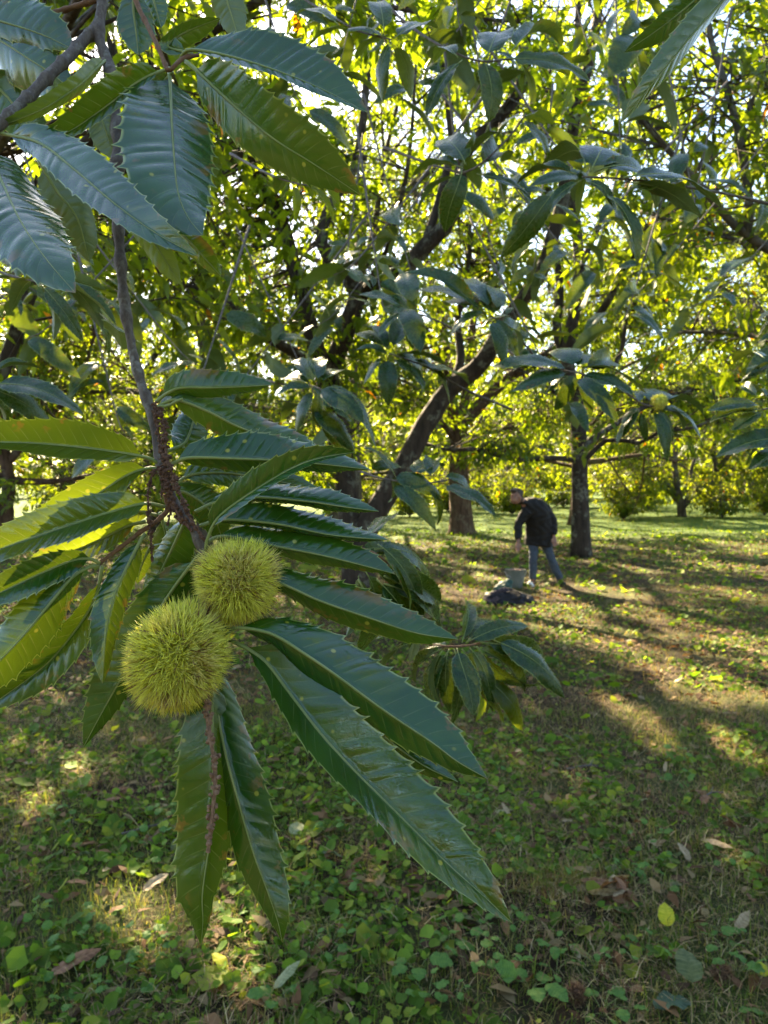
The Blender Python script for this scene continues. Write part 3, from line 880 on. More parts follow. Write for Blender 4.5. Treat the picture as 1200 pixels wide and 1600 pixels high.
make_tree('straight dark trunk with long level side limbs, just behind the man', bE, E_l, 1050, 'bark', .85, seed=3, yellow=.5, k=12, tfrac=.35)

# low many-stemmed tree across the clearing
dF = 36.0
bF = np.array([(1066 - 600) / F * dF, dF, 0])
F_l = [
    (np.array([bF + [0, 0, -.1], P(1064, 790, dF), P(1058, 760, dF), P(1054, 720, dF), P(1056, 680, dF), P(1050, 620, dF), P(1040, 560, dF)]), .19, .05),
    pl([(1066, 792, dF), (1085, 772, dF), (1110, 752, dF), (1125, 728, dF), (1150, 702, dF), (1185, 690, dF), (1230, 660, dF)], .17, .05),
    pl([(1070, 788, dF), (1078, 765, dF), (1080, 735, dF), (1090, 705, dF), (1100, 680, dF), (1115, 630, dF)], .12, .04),
    pl([(1064, 790, dF), (1040, 750, dF), (1025, 720, dF), (1000, 700, dF), (985, 660, dF)], .09, .03),
    pl([(1120, 735, dF), (1115, 700, dF), (1130, 660, dF), (1150, 600, dF)], .12, .04),
    pl([(1064, 790, dF), (1030, 745, dF + 1), (1028, 700, dF + 1), (1020, 640, dF + 1)], .12, .04),
    pl([(1054, 720, dF), (1010, 660, dF - 2), (960, 640, dF - 3), (930, 690, dF - 3.4)], .12, .04),
]
exF = np.array([P(rng.uniform(930, 1260), rng.uniform(640, 785), rng.uniform(34.8, 39)) for _ in range(330)])
make_tree('low spreading tree with many pale stems across the sunny clearing', bF, F_l, 1000, 'bark_grey', 1.15, seed=4, yellow=.85, lsize=.24, k=8, extra=exF)

# sunlit shrubs at the far side
for i, (u, v0, dd_, wd_, hh_, lab) in enumerate([(975, 795, 33, 2.2, 3.0, 'yellow-leaved shrub between the straight trunk and the low spreading tree'), (1130, 803, 34.5, 1.8, 2.0, 'low shrub at the foot of the many-stemmed tree'),
        (640, 800, 36, 2.0, 2.2, 'sunlit shrub seen under the leaning trunk'), (800, 792, 38, 1.6, 2.0, 'pale shrub down the alley behind the man'), (1195, 800, 37, 2.2, 3.0, 'shrub at the rim of the bright lawn'),
        (700, 795, 42, 2.4, 3.0, 'tall yellowing shrub behind the red-brown trunk'), (1010, 795, 44, 2.6, 3.2, 'tall pale shrub behind the low spreading tree'), (880, 790, 48, 2.6, 3.2, 'broad shrub behind the straight trunk'),
        (1110, 795, 47, 2.8, 3.4, 'large shrub far behind the many-stemmed tree'), (760, 790, 46, 2.4, 2.8, 'shrub closing the alley beyond the man'), (560, 795, 34, 2.2, 2.6, 'shrub hidden behind the base of the leaning tree'),
        (120, 800, 30, 2.4, 2.6, 'shrub in the dark thicket behind the sunlit leaves'), (300, 800, 32, 2.4, 2.8, 'shrub filling the thicket behind the hanging twig')]):
    x_ = (u - 600) / F * dd_
    z_ = 0.0
    lm = [(np.array([[x_, dd_, z_ - .05], [x_ + .05, dd_, hh_ * .4], [x_ + .1, dd_ + .1, hh_ * .8]]), .05, .015)]
    for s_ in range(6):
        a_ = s_ * 1.05
        lm.append((np.array([[x_, dd_, z_ + .05], [x_ + math.cos(a_) * wd_ * .45, dd_ + math.sin(a_) * wd_ * .35, hh_ * .5], [x_ + math.cos(a_) * wd_ * .8, dd_ + math.sin(a_) * wd_ * .8, hh_ * .8]]), .035, .01))
    make_tree(lab, (x_, dd_, 0), lm, int(95 * wd_ * hh_ ** .5), 'bark_grey', .42, seed=400 + i, yellow=1.1, lsize=.19, per=11, tfrac=.0, group='shrubs beyond the clearing', flare=0, name='shrub', k=6, cat='shrub', low=True)
# tree out of frame on the right; its limbs reach in
dG = 8.5
bG = np.array([5.6, dG + .4, 0])
G_l = [
    (np.array([bG + [0, 0, -.1], bG + [0, 0, 1.2], P(1330, 560, dG + .3), P(1270, 450, dG + .2), P(1205, 392, dG), P(1150, 355, dG), P(1100, 296, dG - .1), P(1045, 235, dG - .1), P(985, 165, dG - .2), P(940, 90, dG - .3)]), .12, .02),
    pl([(1165, 366, dG), (1172, 330, dG), (1166, 280, dG), (1155, 215, dG), (1133, 130, dG), (1110, 58, dG), (1100, -40, dG)], .06, .025),
    pl([(1270, 450, dG), (1260, 300, dG + 1), (1240, 150, dG + 1.6), (1230, 0, dG + 2)], .09, .03),
    pl([(1205, 392, dG), (1100, 360, dG + 1), (1000, 330, dG + 1.6)], .04, .015),
    pl([(1330, 560, dG + .3), (1240, 540, dG + 1), (1150, 520, dG + 2), (1060, 520, dG + 3)], .07, .02),
    pl([(1155, 215, dG), (1190, 120, dG), (1230, 40, dG)], .03, .015),
]
G_args = ('grey limb curving up from a tree off to the side, against bright leaves', bG, G_l, 300, 'bark_grey', .7)

# tree off to the left; its unseen overhead crown is added for shade
bN = np.array([-4.6, 6.0, 0])
N_l = [
    (np.array([bN + [0, 0, -.1], bN + [.1, 0, 1.0], bN + [.3, .1, 2.0], bN + [.3, .3, 3.4], bN + [.1, .6, 5.0], bN + [.3, .8, 6.4]]), .2, .05),
    (np.array([bN + [.3, .1, 1.9], P(-40, 640, 6.6), P(5, 575, 6.6), P(25, 520, 6.6), P(50, 450, 6.6), P(90, 380, 6.8), P(150, 300, 7), P(230, 180, 7.2), P(280, 20, 7.4)]), .085, .03),
    (np.array([bN + [.3, .3, 3.2], bN + [1.6, .8, 4.2], bN + [3.0, 1.6, 4.8], bN + [4.4, 2.6, 5.2]]), .10, .03),
    (np.array([bN + [.2, .5, 4.0], bN + [.8, 2.0, 5.2], bN + [1.4, 3.4, 6.0], bN + [2.6, 4.2, 6.4]]), .09, .03),
    (np.array([bN + [.3, .3, 3.0], bN + [-.8, 1.8, 4.0], bN + [-1.6, 3.2, 4.6]]), .08, .02),
    (np.array([bN + [.3, .2, 2.4], bN + [1.4, -.6, 3.2], bN + [2.6, -1.6, 3.8], bN + [3.8, -3.2, 3.9]]), .07, .02),
    (np.array([bN + [.2, .6, 4.6], bN + [1.6, .2, 6.0], bN + [3.2, 0.6, 6.9], bN + [5.4, 1.4, 7.2]]), .08, .03),
    (np.array([bN + [1.6, .2, 6.0], bN + [3.0, 2.0, 6.9], bN + [5.0, 4.0, 7.6], bN + [7.4, 5.0, 8.0]]), .06, .02),
    (np.array([bN + [1.6, .8, 4.2], bN + [3.4, .2, 5.3], bN + [5.6, -.4, 5.9], bN + [7.6, .2, 6.4]]), .06, .02),
    (np.array([bN + [.3, .3, 3.4], bN + [1.6, -.6, 4.6], bN + [3.0, -1.0, 5.3], bN + [4.8, -1.4, 5.6]]), .06, .02),
]
# leaf clusters added along the sun rays to shade near ground and branches
lrx = np.random.default_rng(91)
EX = []
for i in range(640):
    if i < 190:
        u, v = [(lrx.uniform(60, 600), lrx.uniform(-20, 480)), (lrx.uniform(240, 820), lrx.uniform(560, 1460)), (lrx.uniform(-30, 260), lrx.uniform(880, 1150))][i % 3]
        q = P(u, v, .5); s = lrx.uniform(5.5, 13)
    else:
        y = lrx.uniform(2.0, 10); q = np.array([lrx.uniform(-.62, .62 if i % 3 == 0 else .0) * y, y, 0]); s = lrx.uniform(7.5, 14)
    EX.append(q + SUN * s + lrx.normal(0, .12, 3))
EX = np.array(EX)
def skel_dist(limbs):
    sk = np.vstack([spline(l[0], 20) for l in limbs])
    return np.min(np.linalg.norm(EX[:, None] - sk[None], axis=2), 1)
own = np.argmin(np.stack([skel_dist(A_l), skel_dist(G_l), skel_dist(N_l)]), 0)
make_tree(*A_args, seed=1, yellow=.3, k=14, tfrac=.25, extra=EX[own == 0], per=16)
make_tree(*G_args, seed=5, yellow=.6, tfrac=.3, extra=EX[own == 1], per=16)
make_tree('dark leaning stem of the thicket beside the hanging branches', bN, N_l, 430, 'bark', .75, seed=6, yellow=.25, tfrac=.25, extra=EX[own == 2], per=16)

# stub trunk in the thicket
bH = np.array([(12 - 600) / F * 18, 18, 0])
make_tree('red-brown trunk with a level stub in the dark thicket', bH, auto_limbs(bH[0], bH[1], 1.9, 7.5, 4, .2, 5, 61, 3), 900, 'bark_red', .9, seed=7, yellow=.3)

AUTO = [  # label, x, y, fork height, height, spread, radius, clusters, material, yellowness, leaf size
    ('tall grey trunk rising into the leaves left of the forked tree', -4.7, 20.0, 4.2, 11.5, 5, .16, 640, 'bark_grey', .35, .18),
    ('tall slim grey tree between the two crooked limbs', -0.75, 20.5, 5.0, 12.5, 4.5, .2, 560, 'bark_grey', .4, .18),
    ('spreading tree far behind the leaning stems', -2.0, 31.0, 2.4, 11.0, 6, .26, 620, 'bark_grey', .6, .21),
    ('rounded tree behind the straight trunk', 7.2, 29.0, 2.6, 11.0, 6, .24, 620, 'bark_red', .62, .21),
    ('big shady tree at the back of the thicket', -12.0, 29.0, 2.2, 11.0, 6, .28, 620, 'bark_red', .35, .21),
    ('high-crowned tree beside the clearing, beyond the curving grey limb', 11.8, 22.5, 4.8, 11.5, 4.8, .22, 560, 'bark_grey', .6, .19),
    ('tall tree at the far side of the clearing', 20.0, 33.0, 3.2, 12.5, 6, .3, 620, 'bark_grey', .6, .22),
    ('distant tree down the sunny alley behind the man', 7.6, 47.0, 2.2, 12.0, 7, .3, 560, 'bark_grey', .7, .27),
    ('distant forked tree seen past the red-brown trunk', 3.6, 44.0, 1.6, 12.0, 6.5, .3, 560, 'bark_grey', .7, .26),
    ('distant dark tree behind the thicket', -8.0, 44.0, 2.2, 13.0, 7, .32, 560, 'bark_grey', .5, .26),
    ('distant tree behind the low many-stemmed one', 18.0, 52.0, 2.4, 13.0, 7, .32, 560, 'bark_grey', .5, .28),
    ('tree close behind the thicket trunk with drooping skirts', -7.4, 25.0, 2.0, 9.0, 5, .2, 560, 'bark', .3, .2),
]
for i, (lab, x, y, hf, H, sp, r, nc, mt, ye, ls) in enumerate(AUTO):
    make_tree(lab, (x, y, 0), auto_limbs(x, y, hf, H, sp, r, 6, 100 + i, 3), int(nc * (1.3 if y < 40 else 1.0)), mt, 1.0 + y * .012, seed=20 + i, yellow=ye, lsize=ls, k=8)

# unseen trees added around the camera for leaf reflections and warmer shade
for i, (lab, x, y, hf, H, sp, r, nc) in enumerate([('unseen tree added behind the viewpoint with a low dense crown', -6.0, -7.0, 1.8, 7.0, 4.5, .22, 700),
        ('wide unseen tree added behind the viewpoint beside the low dense one', 5.5, -8.0, 2.0, 7.5, 5, .24, 700), ('far unseen tree added behind the viewpoint', -.5, -13.0, 2.0, 9.0, 6, .28, 700),
        ('unseen tree added level with the viewpoint, to the right', 6.5, .5, 1.9, 8.0, 4.5, .2, 600)]):
    make_tree(lab, (x, y, 0), auto_limbs(x, y, hf, H, sp, r, 6, 300 + i, 4), nc, 'bark', 1.0, seed=320 + i, yellow=.25, lsize=.32, k=8, per=8)

# far wood closing the view
lr = np.random.default_rng(77)
far = Acc(); FV, FQ, FT, FC = [], [], [], []
nb = 0
for i in range(90):
    a = lr.uniform(-.95, .95); d = lr.uniform(60, 115)
    c = np.array([math.sin(a) * d, math.cos(a) * d, 0])
    H = lr.uniform(9, 15)
    n = 900
    p = lr.normal(0, 1, (n, 3)); p = unit(p) * lr.uniform(.55, 1, (n, 1)) ** .5
    p = c + p * np.array([5.5, 5.5, H * .5]) + np.array([0, 0, H * .52])
    dirn = lr.normal(0, 1, (n, 3)) + np.array([0, 0, -.3]); up = lr.normal(0, .6, (n, 3)) + np.array([0, 0, 1])
    ln = lr.uniform(.5, 1.0, n)
    km = p[:, 2] > .3
    cc_ = LEAFC[lr.integers(0, 4, n)] * lr.uniform(.7, 1.2, (n, 1))
    V, Q, T, C = leaf_cloud(p[km], dirn[km], up[km], ln[km], ln[km] * .6, cc_[km])
    far.add(V, Q, T, C)
    v, q, t_ = tube(np.array([c, c + [0, 0, H * .5]]), .3, 6)
    far.add(v, q, t_, (0.06, .05, .04))
fo = obj('far_wood', far.mesh('far_wood', False), M['crown'])
tag(fo, 'far-off belt of woodland closing the view beyond the orchard', 'wood', kind='stuff')
# ------------------------------------------------------------------ foreground branch with the burs
def PX(lst):
    return [P(*q) for q in lst]

fb = empty('chestnut_branch', P(318, 862, 0.47))
tag(fb, 'leafy chestnut branch bearing two big green spiny burs and dried catkins', 'branch', 'chestnut branches hanging into view')
twig_obj(fb, PX([(165, -40, .60), (158, 20, .59), (153, 45, .585), (158, 70, .58), (172, 110, .57), (182, 190, .55), (184, 260, .54), (184, 335, .53),
                 (190, 430, .52), (200, 510, .51), (215, 580, .50), (234, 640, .49), (247, 700, .485), (258, 750, .48), (280, 795, .475),
                 (303, 828, .472), (318, 862, .47), (330, 900, .472), (340, 950, .47)]), 0.0042, 0.0021, nodes=17, n=260, k=10, bump=0.05)
twig_obj(fb, PX([(258, 772, .481), (262, 796, .482), (240, 818, .48), (217, 833, .478), (185, 858, .474), (152, 882, .47)]), 0.0016, 0.0012, 'twig_brown', nodes=5, n=60)
twig_obj(fb, PX([(318, 862, .47), (328, 892, .458), (330, 925, .452), (322, 960, .450)]), 0.0018, 0.0014, 'twig_brown', n=24)

# burs
bur_obj(fb, P(278, 1026, .446), 0.0350, 5200, seed=3)
bur_obj(fb, P(371, 908, .468), 0.0308, 4600, seed=8, tone=0.05)

# dried catkins
catkin_obj(fb, PX([(243, 632, .487), (246, 670, .482), (256, 720, .476), (262, 770, .474), (272, 800, .47)]), 0.0023, seed=1, dens=1.3)
catkin_obj(fb, PX([(250, 636, .485), (257, 672, .48), (260, 712, .476), (270, 745, .472), (285, 780, .468), (300, 815, .466), (318, 842, .465)]), 0.0026, seed=2, dens=1.4)
catkin_obj(fb, PX([(255, 726, .476), (240, 738, .474), (232, 765, .473), (232, 800, .472), (236, 840, .473), (238, 878, .474)]), 0.0018, seed=3)
catkin_obj(fb, PX([(256, 735, .476), (266, 770, .473), (276, 800, .47), (290, 818, .468), (300, 830, .467)]), 0.0030, seed=4, dens=1.5)
catkin_obj(fb, PX([(270, 785, .474), (265, 805, .472), (262, 822, .471)]), 0.0015, seed=5)
catkin_obj(fb, PX([(254, 742, .476), (253, 760, .474), (252, 782, .473)]), 0.0010, seed=6)
catkin_obj(fb, PX([(322, 1092, .444), (326, 1140, .439), (334, 1185, .436), (336, 1225, .434), (332, 1270, .433), (325, 1332, .432)]), 0.0033, 'catkin_tan', seed=7, dens=0.9)
# pale bud
twig_obj(fb, PX([(247, 634, .485), (262, 634, .482), (276, 627, .48), (286, 623, .48)]), 0.0010, 0.0009, 'rib', n=16, name='leaf_stalk')

D = .46
LV = [
 # right, in front
 (dict(pts=[(355, 985, .455), (375, 981, .45), (425, 991, .445), (475, 1021, .44), (525, 1055, .435), (600, 1110, .43), (675, 1160, .425), (715, 1190, .42), (762, 1217, .42)], wA=62, wB=34, aA=34, aB=38, pet=.05, rib=1.1)),
 (dict(pts=[(358, 1000, .46), (380, 1010, .455), (415, 1034, .45), (450, 1080, .445), (500, 1145, .435), (550, 1200, .43), (600, 1250, .425), (650, 1300, .42), (700, 1350, .415), (750, 1395, .41), (800, 1442, .41)], wA=66, wB=34, aA=-14, aB=-48, pet=.05, rib=1.15, teeth=19, age_glow=.03)),
 (dict(pts=[(470, 1060, .47), (530, 1100, .465), (600, 1152, .455), (660, 1195, .45), (716, 1222, .45)], wA=30, wB=22, aA=25, aB=35, teeth=14)),
 # hanging below
 (dict(pts=[(330, 1040, .465), (331, 1090, .46), (333, 1180, .452), (331, 1290, .446), (323, 1345, .443), (316, 1400, .44), (317, 1440, .442), (314, 1478, .447)], wA=36, wB=58, aA=45, aB=18, age_glow=.10, pet=.04, teeth=16, wave=.03)),
 (dict(pts=[(330, 1020, .475), (337, 1095, .465), (352, 1175, .455), (372, 1250, .448), (395, 1330, .443), (415, 1385, .44), (434, 1440, .438), (441, 1473, .44)], wA=50, wB=30, aA=22, aB=50, age_glow=.06, pet=.03, teeth=17)),
 # left, sunlit; their yellow glow is put into the colour
 (dict(pts=[(250, 727, .482), (230, 715, .478), (172, 705, .472), (115, 698, .468), (57, 693, .464), (0, 691, .46), (-80, 690, .458)], wA=16, wB=41, aA=-60, aB=-20, age_glow=.30, teeth=17, pet=.09)),
 (dict(pts=[(250, 735, .482), (236, 731, .48), (200, 742, .478), (150, 774, .476), (105, 803, .474), (50, 835, .474), (10, 850, .474)], wA=20, wB=32, aA=-60, aB=-15, age_glow=.35, teeth=15)),
 (dict(pts=[(258, 792, .48), (225, 787, .472), (167, 802, .464), (83, 829, .456), (0, 858, .45), (-70, 884, .445)], wA=24, wB=38, aA=-55, aB=-12, age_glow=.22, teeth=17, pet=.09)),
 (dict(pts=[(228, 815, .482), (200, 822, .48), (150, 846, .48), (110, 862, .48), (40, 880, .482)], wA=22, wB=26, aA=-40, aB=-10, age_glow=.5, teeth=13)),
 (dict(pts=[(245, 805, .488), (215, 800, .49), (180, 825, .492), (150, 850, .495)], wA=18, wB=18, aA=-30, aB=-30, age_glow=.7, teeth=9)),
 # left, low
 (dict(pts=[(156, 880, .469), (138, 873, .465), (110, 877, .46), (62, 897, .452), (0, 926, .445), (-60, 955, .44)], wA=20, wB=26, aA=-55, aB=-25, teeth=15)),
 (dict(pts=[(154, 884, .469), (135, 888, .462), (112, 903, .455), (83, 937, .447), (42, 987, .44), (0, 1032, .435), (-70, 1100, .43)], wA=40, wB=42, aA=40, aB=25, teeth=17, pet=.08, rib=1.15)),
 (dict(pts=[(160, 884, .471), (150, 930, .472), (125, 975, .474), (75, 1035, .475), (10, 1085, .475), (-30, 1110, .475)], wA=26, wB=24, aA=-40, aB=-45, teeth=14)),
 (dict(pts=[(226, 835, .477), (215, 853, .47), (183, 920, .46), (167, 983, .452), (160, 1068, .448)], wA=24, wB=27, aA=32, aB=18, teeth=14)),
 (dict(pts=[(320, 858, .472), (304, 876, .474), (270, 921, .476), (235, 975, .476), (195, 1050, .474), (160, 1112, .472), (130, 1168, .472)], wA=32, wB=45, aA=30, aB=22, teeth=18, rib=1.1)),
 (dict(pts=[(296, 806, .476), (286, 822, .478), (265, 865, .484), (247, 900, .488), (222, 935, .49)], wA=34, wB=22, aA=15, aB=40, age_glow=.08, teeth=11)),
 (dict(pts=[(238, 850, .484), (228, 868, .486), (220, 888, .488), (214, 912, .49)], wA=12, wB=12, aA=10, aB=20, age_glow=.25, teeth=7)),
 # right fan, from the top
 (dict(pts=[(244, 628, .488), (262, 614, .485), (285, 606, .484), (333, 606, .485), (385, 604, .487), (428, 601, .49)], wA=29, wB=15, aA=22, aB=48, age_glow=.05, teeth=13)),
 (dict(pts=[(247, 635, .486), (275, 625, .486), (325, 643, .49), (375, 668, .494), (440, 690, .498), (505, 705, .50)], wA=36, wB=26, aA=30, aB=30, age_glow=.12, teeth=15)),
 (dict(pts=[(258, 735, .48), (275, 722, .478), (300, 715, .477), (375, 717, .477), (440, 720, .478), (500, 725, .48), (580, 734, .482)], wA=42, wB=20, aA=34, aB=48, age_glow=.04, teeth=18, rib=1.1)),
 (dict(pts=[(321, 862, .468), (325, 840, .464), (342, 808, .46), (388, 773, .458), (454, 733, .457), (500, 716, .458), (556, 706, .46)], wA=28, wB=9, aA=-14, aB=-60, teeth=14, pet=.12)),
 (dict(pts=[(305, 800, .486), (335, 786, .488), (392, 777, .49), (475, 783, .49), (537, 792, .49), (592, 799, .49)], wA=31, wB=12, aA=38, aB=58, teeth=16)),
 (dict(pts=[(312, 822, .484), (350, 812, .486), (433, 819, .487), (517, 836, .487), (608, 844, .488)], wA=34, wB=13, aA=38, aB=58, teeth=17)),
 (dict(pts=[(320, 850, .482), (350, 838, .484), (433, 854, .484), (517, 871, .482), (618, 897, .48)], wA=38, wB=13, aA=34, aB=58, age_glow=.04, teeth=17)),
 (dict(pts=[(345, 885, .476), (400, 897, .474), (447, 915, .472), (500, 939, .47), (575, 965, .467), (650, 989, .465), (716, 999, .464)], wA=44, wB=24, aA=30, aB=42, age_glow=.05, teeth=17, pet=.1)),
 # behind the stem
 (dict(pts=[(262, 705, .50), (290, 690, .51), (305, 650, .52), (318, 618, .53)], wA=30, wB=26, aA=20, aB=20, teeth=12)),
 (dict(pts=[(270, 760, .50), (300, 742, .505), (360, 740, .51), (430, 752, .515), (500, 765, .52)], wA=26, wB=20, aA=25, aB=-30, age_glow=.1, teeth=15)),
 (dict(pts=[(262, 770, .498), (290, 770, .505), (330, 800, .51), (350, 850, .52)], wA=26, wB=26, aA=20, aB=20, teeth=12)),
 (dict(pts=[(250, 800, .50), (262, 850, .505), (255, 900, .51), (235, 960, .515)], wA=28, wB=28, aA=20, aB=25, age_glow=.05, teeth=13)),
 (dict(pts=[(300, 860, .49), (315, 900, .50), (330, 970, .505), (330, 1060, .505)], wA=30, wB=30, aA=30, aB=30, teeth=14)),
]
for kw in LV:
    px_leaf(fb, **kw)

# ------------------------------------------------------------------ upper left branches, close to the lens
ub = empty('chestnut_branch', P(262, 105, .52))
tag(ub, 'upper chestnut branch with broad leaves glossed blue, above the bur branch', 'branch', 'chestnut branches hanging into view')
twig_obj(ub, PX([(195, -60, .56), (212, 0, .55), (228, 35, .54), (243, 65, .53), (256, 95, .52), (264, 110, .515), (285, 92, .52), (310, 86, .53)]), 0.0020, 0.0013, 'twig_brown', nodes=6, n=70)
UL = [
 dict(pts=[(264, 106, .535), (266, 135, .525), (268, 185, .50), (272, 245, .475), (278, 300, .455), (294, 340, .443), (317, 368, .435)], wA=60, wB=78, aA=15, aB=-12, teeth=15, pet=.06, rib=1.1, corr=.0006),
 dict(pts=[(290, 96, .52), (305, 108, .515), (360, 160, .505), (425, 215, .495), (490, 256, .49), (564, 305, .49)], wA=52, wB=42, aA=-25, aB=18, age_glow=.10, teeth=17, rib=1.1),
 dict(pts=[(283, 90, .525), (296, 78, .52), (350, 86, .515), (425, 108, .51), (500, 138, .505), (575, 176, .505)], wA=46, wB=10, aA=45, aB=-65, teeth=17, corr=.0006),
 dict(pts=[(265, 108, .518), (250, 112, .515), (230, 120, .51), (205, 135, .505), (172, 162, .5), (105, 207, .497), (55, 218, .497)], wA=8, wB=30, aA=-60, aB=-30, age_glow=.15, teeth=14, corr=.0005),
 dict(pts=[(300, 84, .53), (262, 72, .535), (290, 50, .54), (345, 28, .545)], wA=10, wB=20, aA=-50, aB=0, age_glow=.1, teeth=10),
 dict(pts=[(212, -20, .56), (208, 10, .56), (212, 45, .56), (216, 86, .56)], wA=30, wB=26, aA=0, aB=15, teeth=9),
 dict(pts=[(232, -25, .57), (240, 0, .57), (252, 44, .57)], wA=18, wB=18, aA=0, aB=15, teeth=7),
 dict(pts=[(345, -60, .56), (352, -10, .56), (362, 25, .56), (374, 64, .56)], wA=26, wB=24, aA=0, aB=15, age_glow=.1, flip=True, teeth=10),
 dict(pts=[(270, 112, .53), (255, 130, .535), (235, 160, .54), (228, 200, .545)], wA=24, wB=26, aA=10, aB=10, teeth=10),
]
for kw in UL:
    px_leaf(ub, **kw)

lb = empty('chestnut_branch', P(10, 180, .50))
tag(lb, 'thick grey twig slanting down with long dark and blue leaves over the trunk', 'branch', 'chestnut branches hanging into view')
twig_obj(lb, PX([(150, 46, .585), (128, 66, .575), (108, 88, .56), (80, 115, .545), (48, 148, .53), (12, 182, .515), (-30, 225, .505)]), 0.0043, 0.0036, nodes=7, n=110, k=10, nodr=1.25)
twig_obj(lb, PX([(-60, 50, .62), (0, 42, .615), (40, 38, .61), (80, 22, .60), (150, 0, .595)]), 0.0019, 0.0021, 'twig_brown', nodes=6, n=70)
for kw in [
 dict(pts=[(-5, 208, .515), (20, 212, .505), (65, 225, .492), (120, 268, .47), (175, 315, .45), (240, 362, .435), (312, 402, .425)], wA=42, wB=26, aA=-8, aB=-40, teeth=18, rib=1.1),
 dict(pts=[(-30, 225, .52), (-12, 250, .505), (5, 288, .485), (32, 345, .455), (70, 402, .43), (118, 458, .415)], wA=56, wB=58, aA=12, aB=-10, teeth=16, rib=1.1, corr=.0006),
 dict(pts=[(170, 92, .575), (155, 103, .56), (125, 132, .54), (75, 166, .525), (30, 186, .515), (-10, 200, .512)], wA=13, wB=17, aA=50, aB=-30, flip=True, age_glow=.32, teeth=13),
 dict(pts=[(146, 158, .55), (155, 175, .55), (166, 205, .55), (181, 250, .552)], wA=26, wB=26, aA=10, aB=10, flip=True, age_glow=.1, teeth=9),
 dict(pts=[(-60, 15, .60), (-10, 30, .59), (40, 45, .58), (75, 58, .575), (116, 78, .57)], wA=48, wB=22, aA=15, aB=-20, teeth=13),
 dict(pts=[(-70, 30, .61), (-30, 48, .60), (5, 66, .59), (45, 92, .58), (85, 118, .575), (120, 150, .575)], wA=38, wB=52, aA=15, aB=10, teeth=13),
 dict(pts=[(200, 318, .51), (220, 350, .50), (245, 385, .498), (282, 445, .498)], wA=20, wB=22, aA=10, aB=10, flip=True, age_glow=.4, teeth=10),
 dict(pts=[(268, 350, .50), (290, 372, .495), (315, 398, .493), (346, 432, .493)], wA=20, wB=16, aA=0, aB=20, age_glow=.25, teeth=9),
 dict(pts=[(-40, 130, .60), (0, 140, .60), (40, 190, .60), (70, 230, .605)], wA=36, wB=36, aA=10, aB=10, teeth=11),
 dict(pts=[(60, 250, .58), (90, 300, .585), (120, 340, .59), (140, 410, .60)], wA=28, wB=28, aA=10, aB=10, flip=True, teeth=11),
]:
    px_leaf(lb, **kw)

# ------------------------------------------------------------------ sprays a step behind the burs: each leaf its own part
CAMUP = np.array([0, -0.55, 0.75])
def spray(label, hub, leaves, stem, r0=0.004, bur=None, group='chestnut branches hanging into view', mat='twig'):
    """hub (u,v,d); leaves (base u,v, tip u,v, depth of tip - depth of hub, width factor, age)"""
    b = empty('chestnut_branch', P(*hub))
    tag(b, label, 'branch', group)
    twig_obj(b, PX(stem), r0, r0 * 0.45, mat, nodes=5, n=40, k=7)
    for (bu, bv, tu, tv, dd, wd, ag) in leaves:
        base = P(bu, bv, hub[2]); tip = P(tu, tv, hub[2] + dd)
        up = CAMUP + rng.normal(0, 0.28, 3)
        put_leaf(b, base, tip, up, width=wd, age_glow=ag, with_rib=hub[2] < 1.4)
    if bur:
        bur_obj(b, P(*bur[:3]), bur[3], 700, seed=21, spn=2.0)
    return b

spray('low chestnut spray fanned out beneath the picker, two leaves sunlit yellow', (720, 1006, .92), [
    (722, 1004, 734, 928, .05, .8, .1), (730, 1003, 828, 972, .02, .9, 0), (728, 1004, 792, 958, .06, .85, 0), (770, 1000, 896, 1078, -.02, .8, 0),
    (740, 1010, 838, 1072, .03, .85, 0), (714, 1012, 732, 1118, -.04, .95, 0), (734, 1012, 792, 1100, -.02, .8, 0), (692, 1016, 660, 1106, .0, .8, 0),
    (690, 1014, 634, 1064, .05, .8, 0), (700, 1016, 690, 1118, .0, .8, 0), (758, 1058, 830, 1142, .0, .85, .55), (734, 1062, 788, 1134, .0, .85, .5),  # high last values paint the sunlit yellow into these leaves
    (672, 1004, 560, 1034, .06, .9, 0), (660, 1000, 590, 968, .08, .9, 0), (725, 1060, 768, 1108, .06, .7, .6),
    (704, 1010, 636, 1012, .05, .9, 0), (703, 1014, 650, 1132, .02, .9, 0), (745, 1010, 862, 1112, .03, .9, 0), (750, 1004, 884, 1014, .04, .85, 0), (722, 1014, 762, 1124, .03, .9, 0), (710, 1014, 712, 1138, -.02, .9, 0)],
    [(600, 985, 1.0), (660, 1004, .95), (700, 1010, .92), (735, 1008, .92), (775, 998, .93)], 0.0022, mat='twig_brown')
spray('dark spray poking out behind the long leaves, beside the white bur stalk', (600, 880, .80), [
    (590, 850, 692, 948, .0, .8, .1), (600, 866, 664, 962, .0, .8, .35), (580, 880, 640, 930, .05, .9, 0), (560, 860, 640, 866, .05, .9, 0), (570, 890, 600, 990, .03, .9, 0),
    (560, 900, 548, 985, .03, .9, 0), (575, 840, 640, 800, .06, .9, 0), (600, 900, 680, 985, .08, .9, 0), (596, 890, 705, 936, .04, .95, 0), (588, 905, 668, 1012, .03, .95, 0), (600, 912, 722, 984, .05, .9, 0), (585, 858, 694, 884, .05, .9, 0), (560, 905, 610, 1040, .06, .95, 0)],
    [(470, 840, .84), (530, 850, .82), (580, 862, .80), (606, 880, .80)], 0.0022, mat='twig_brown')
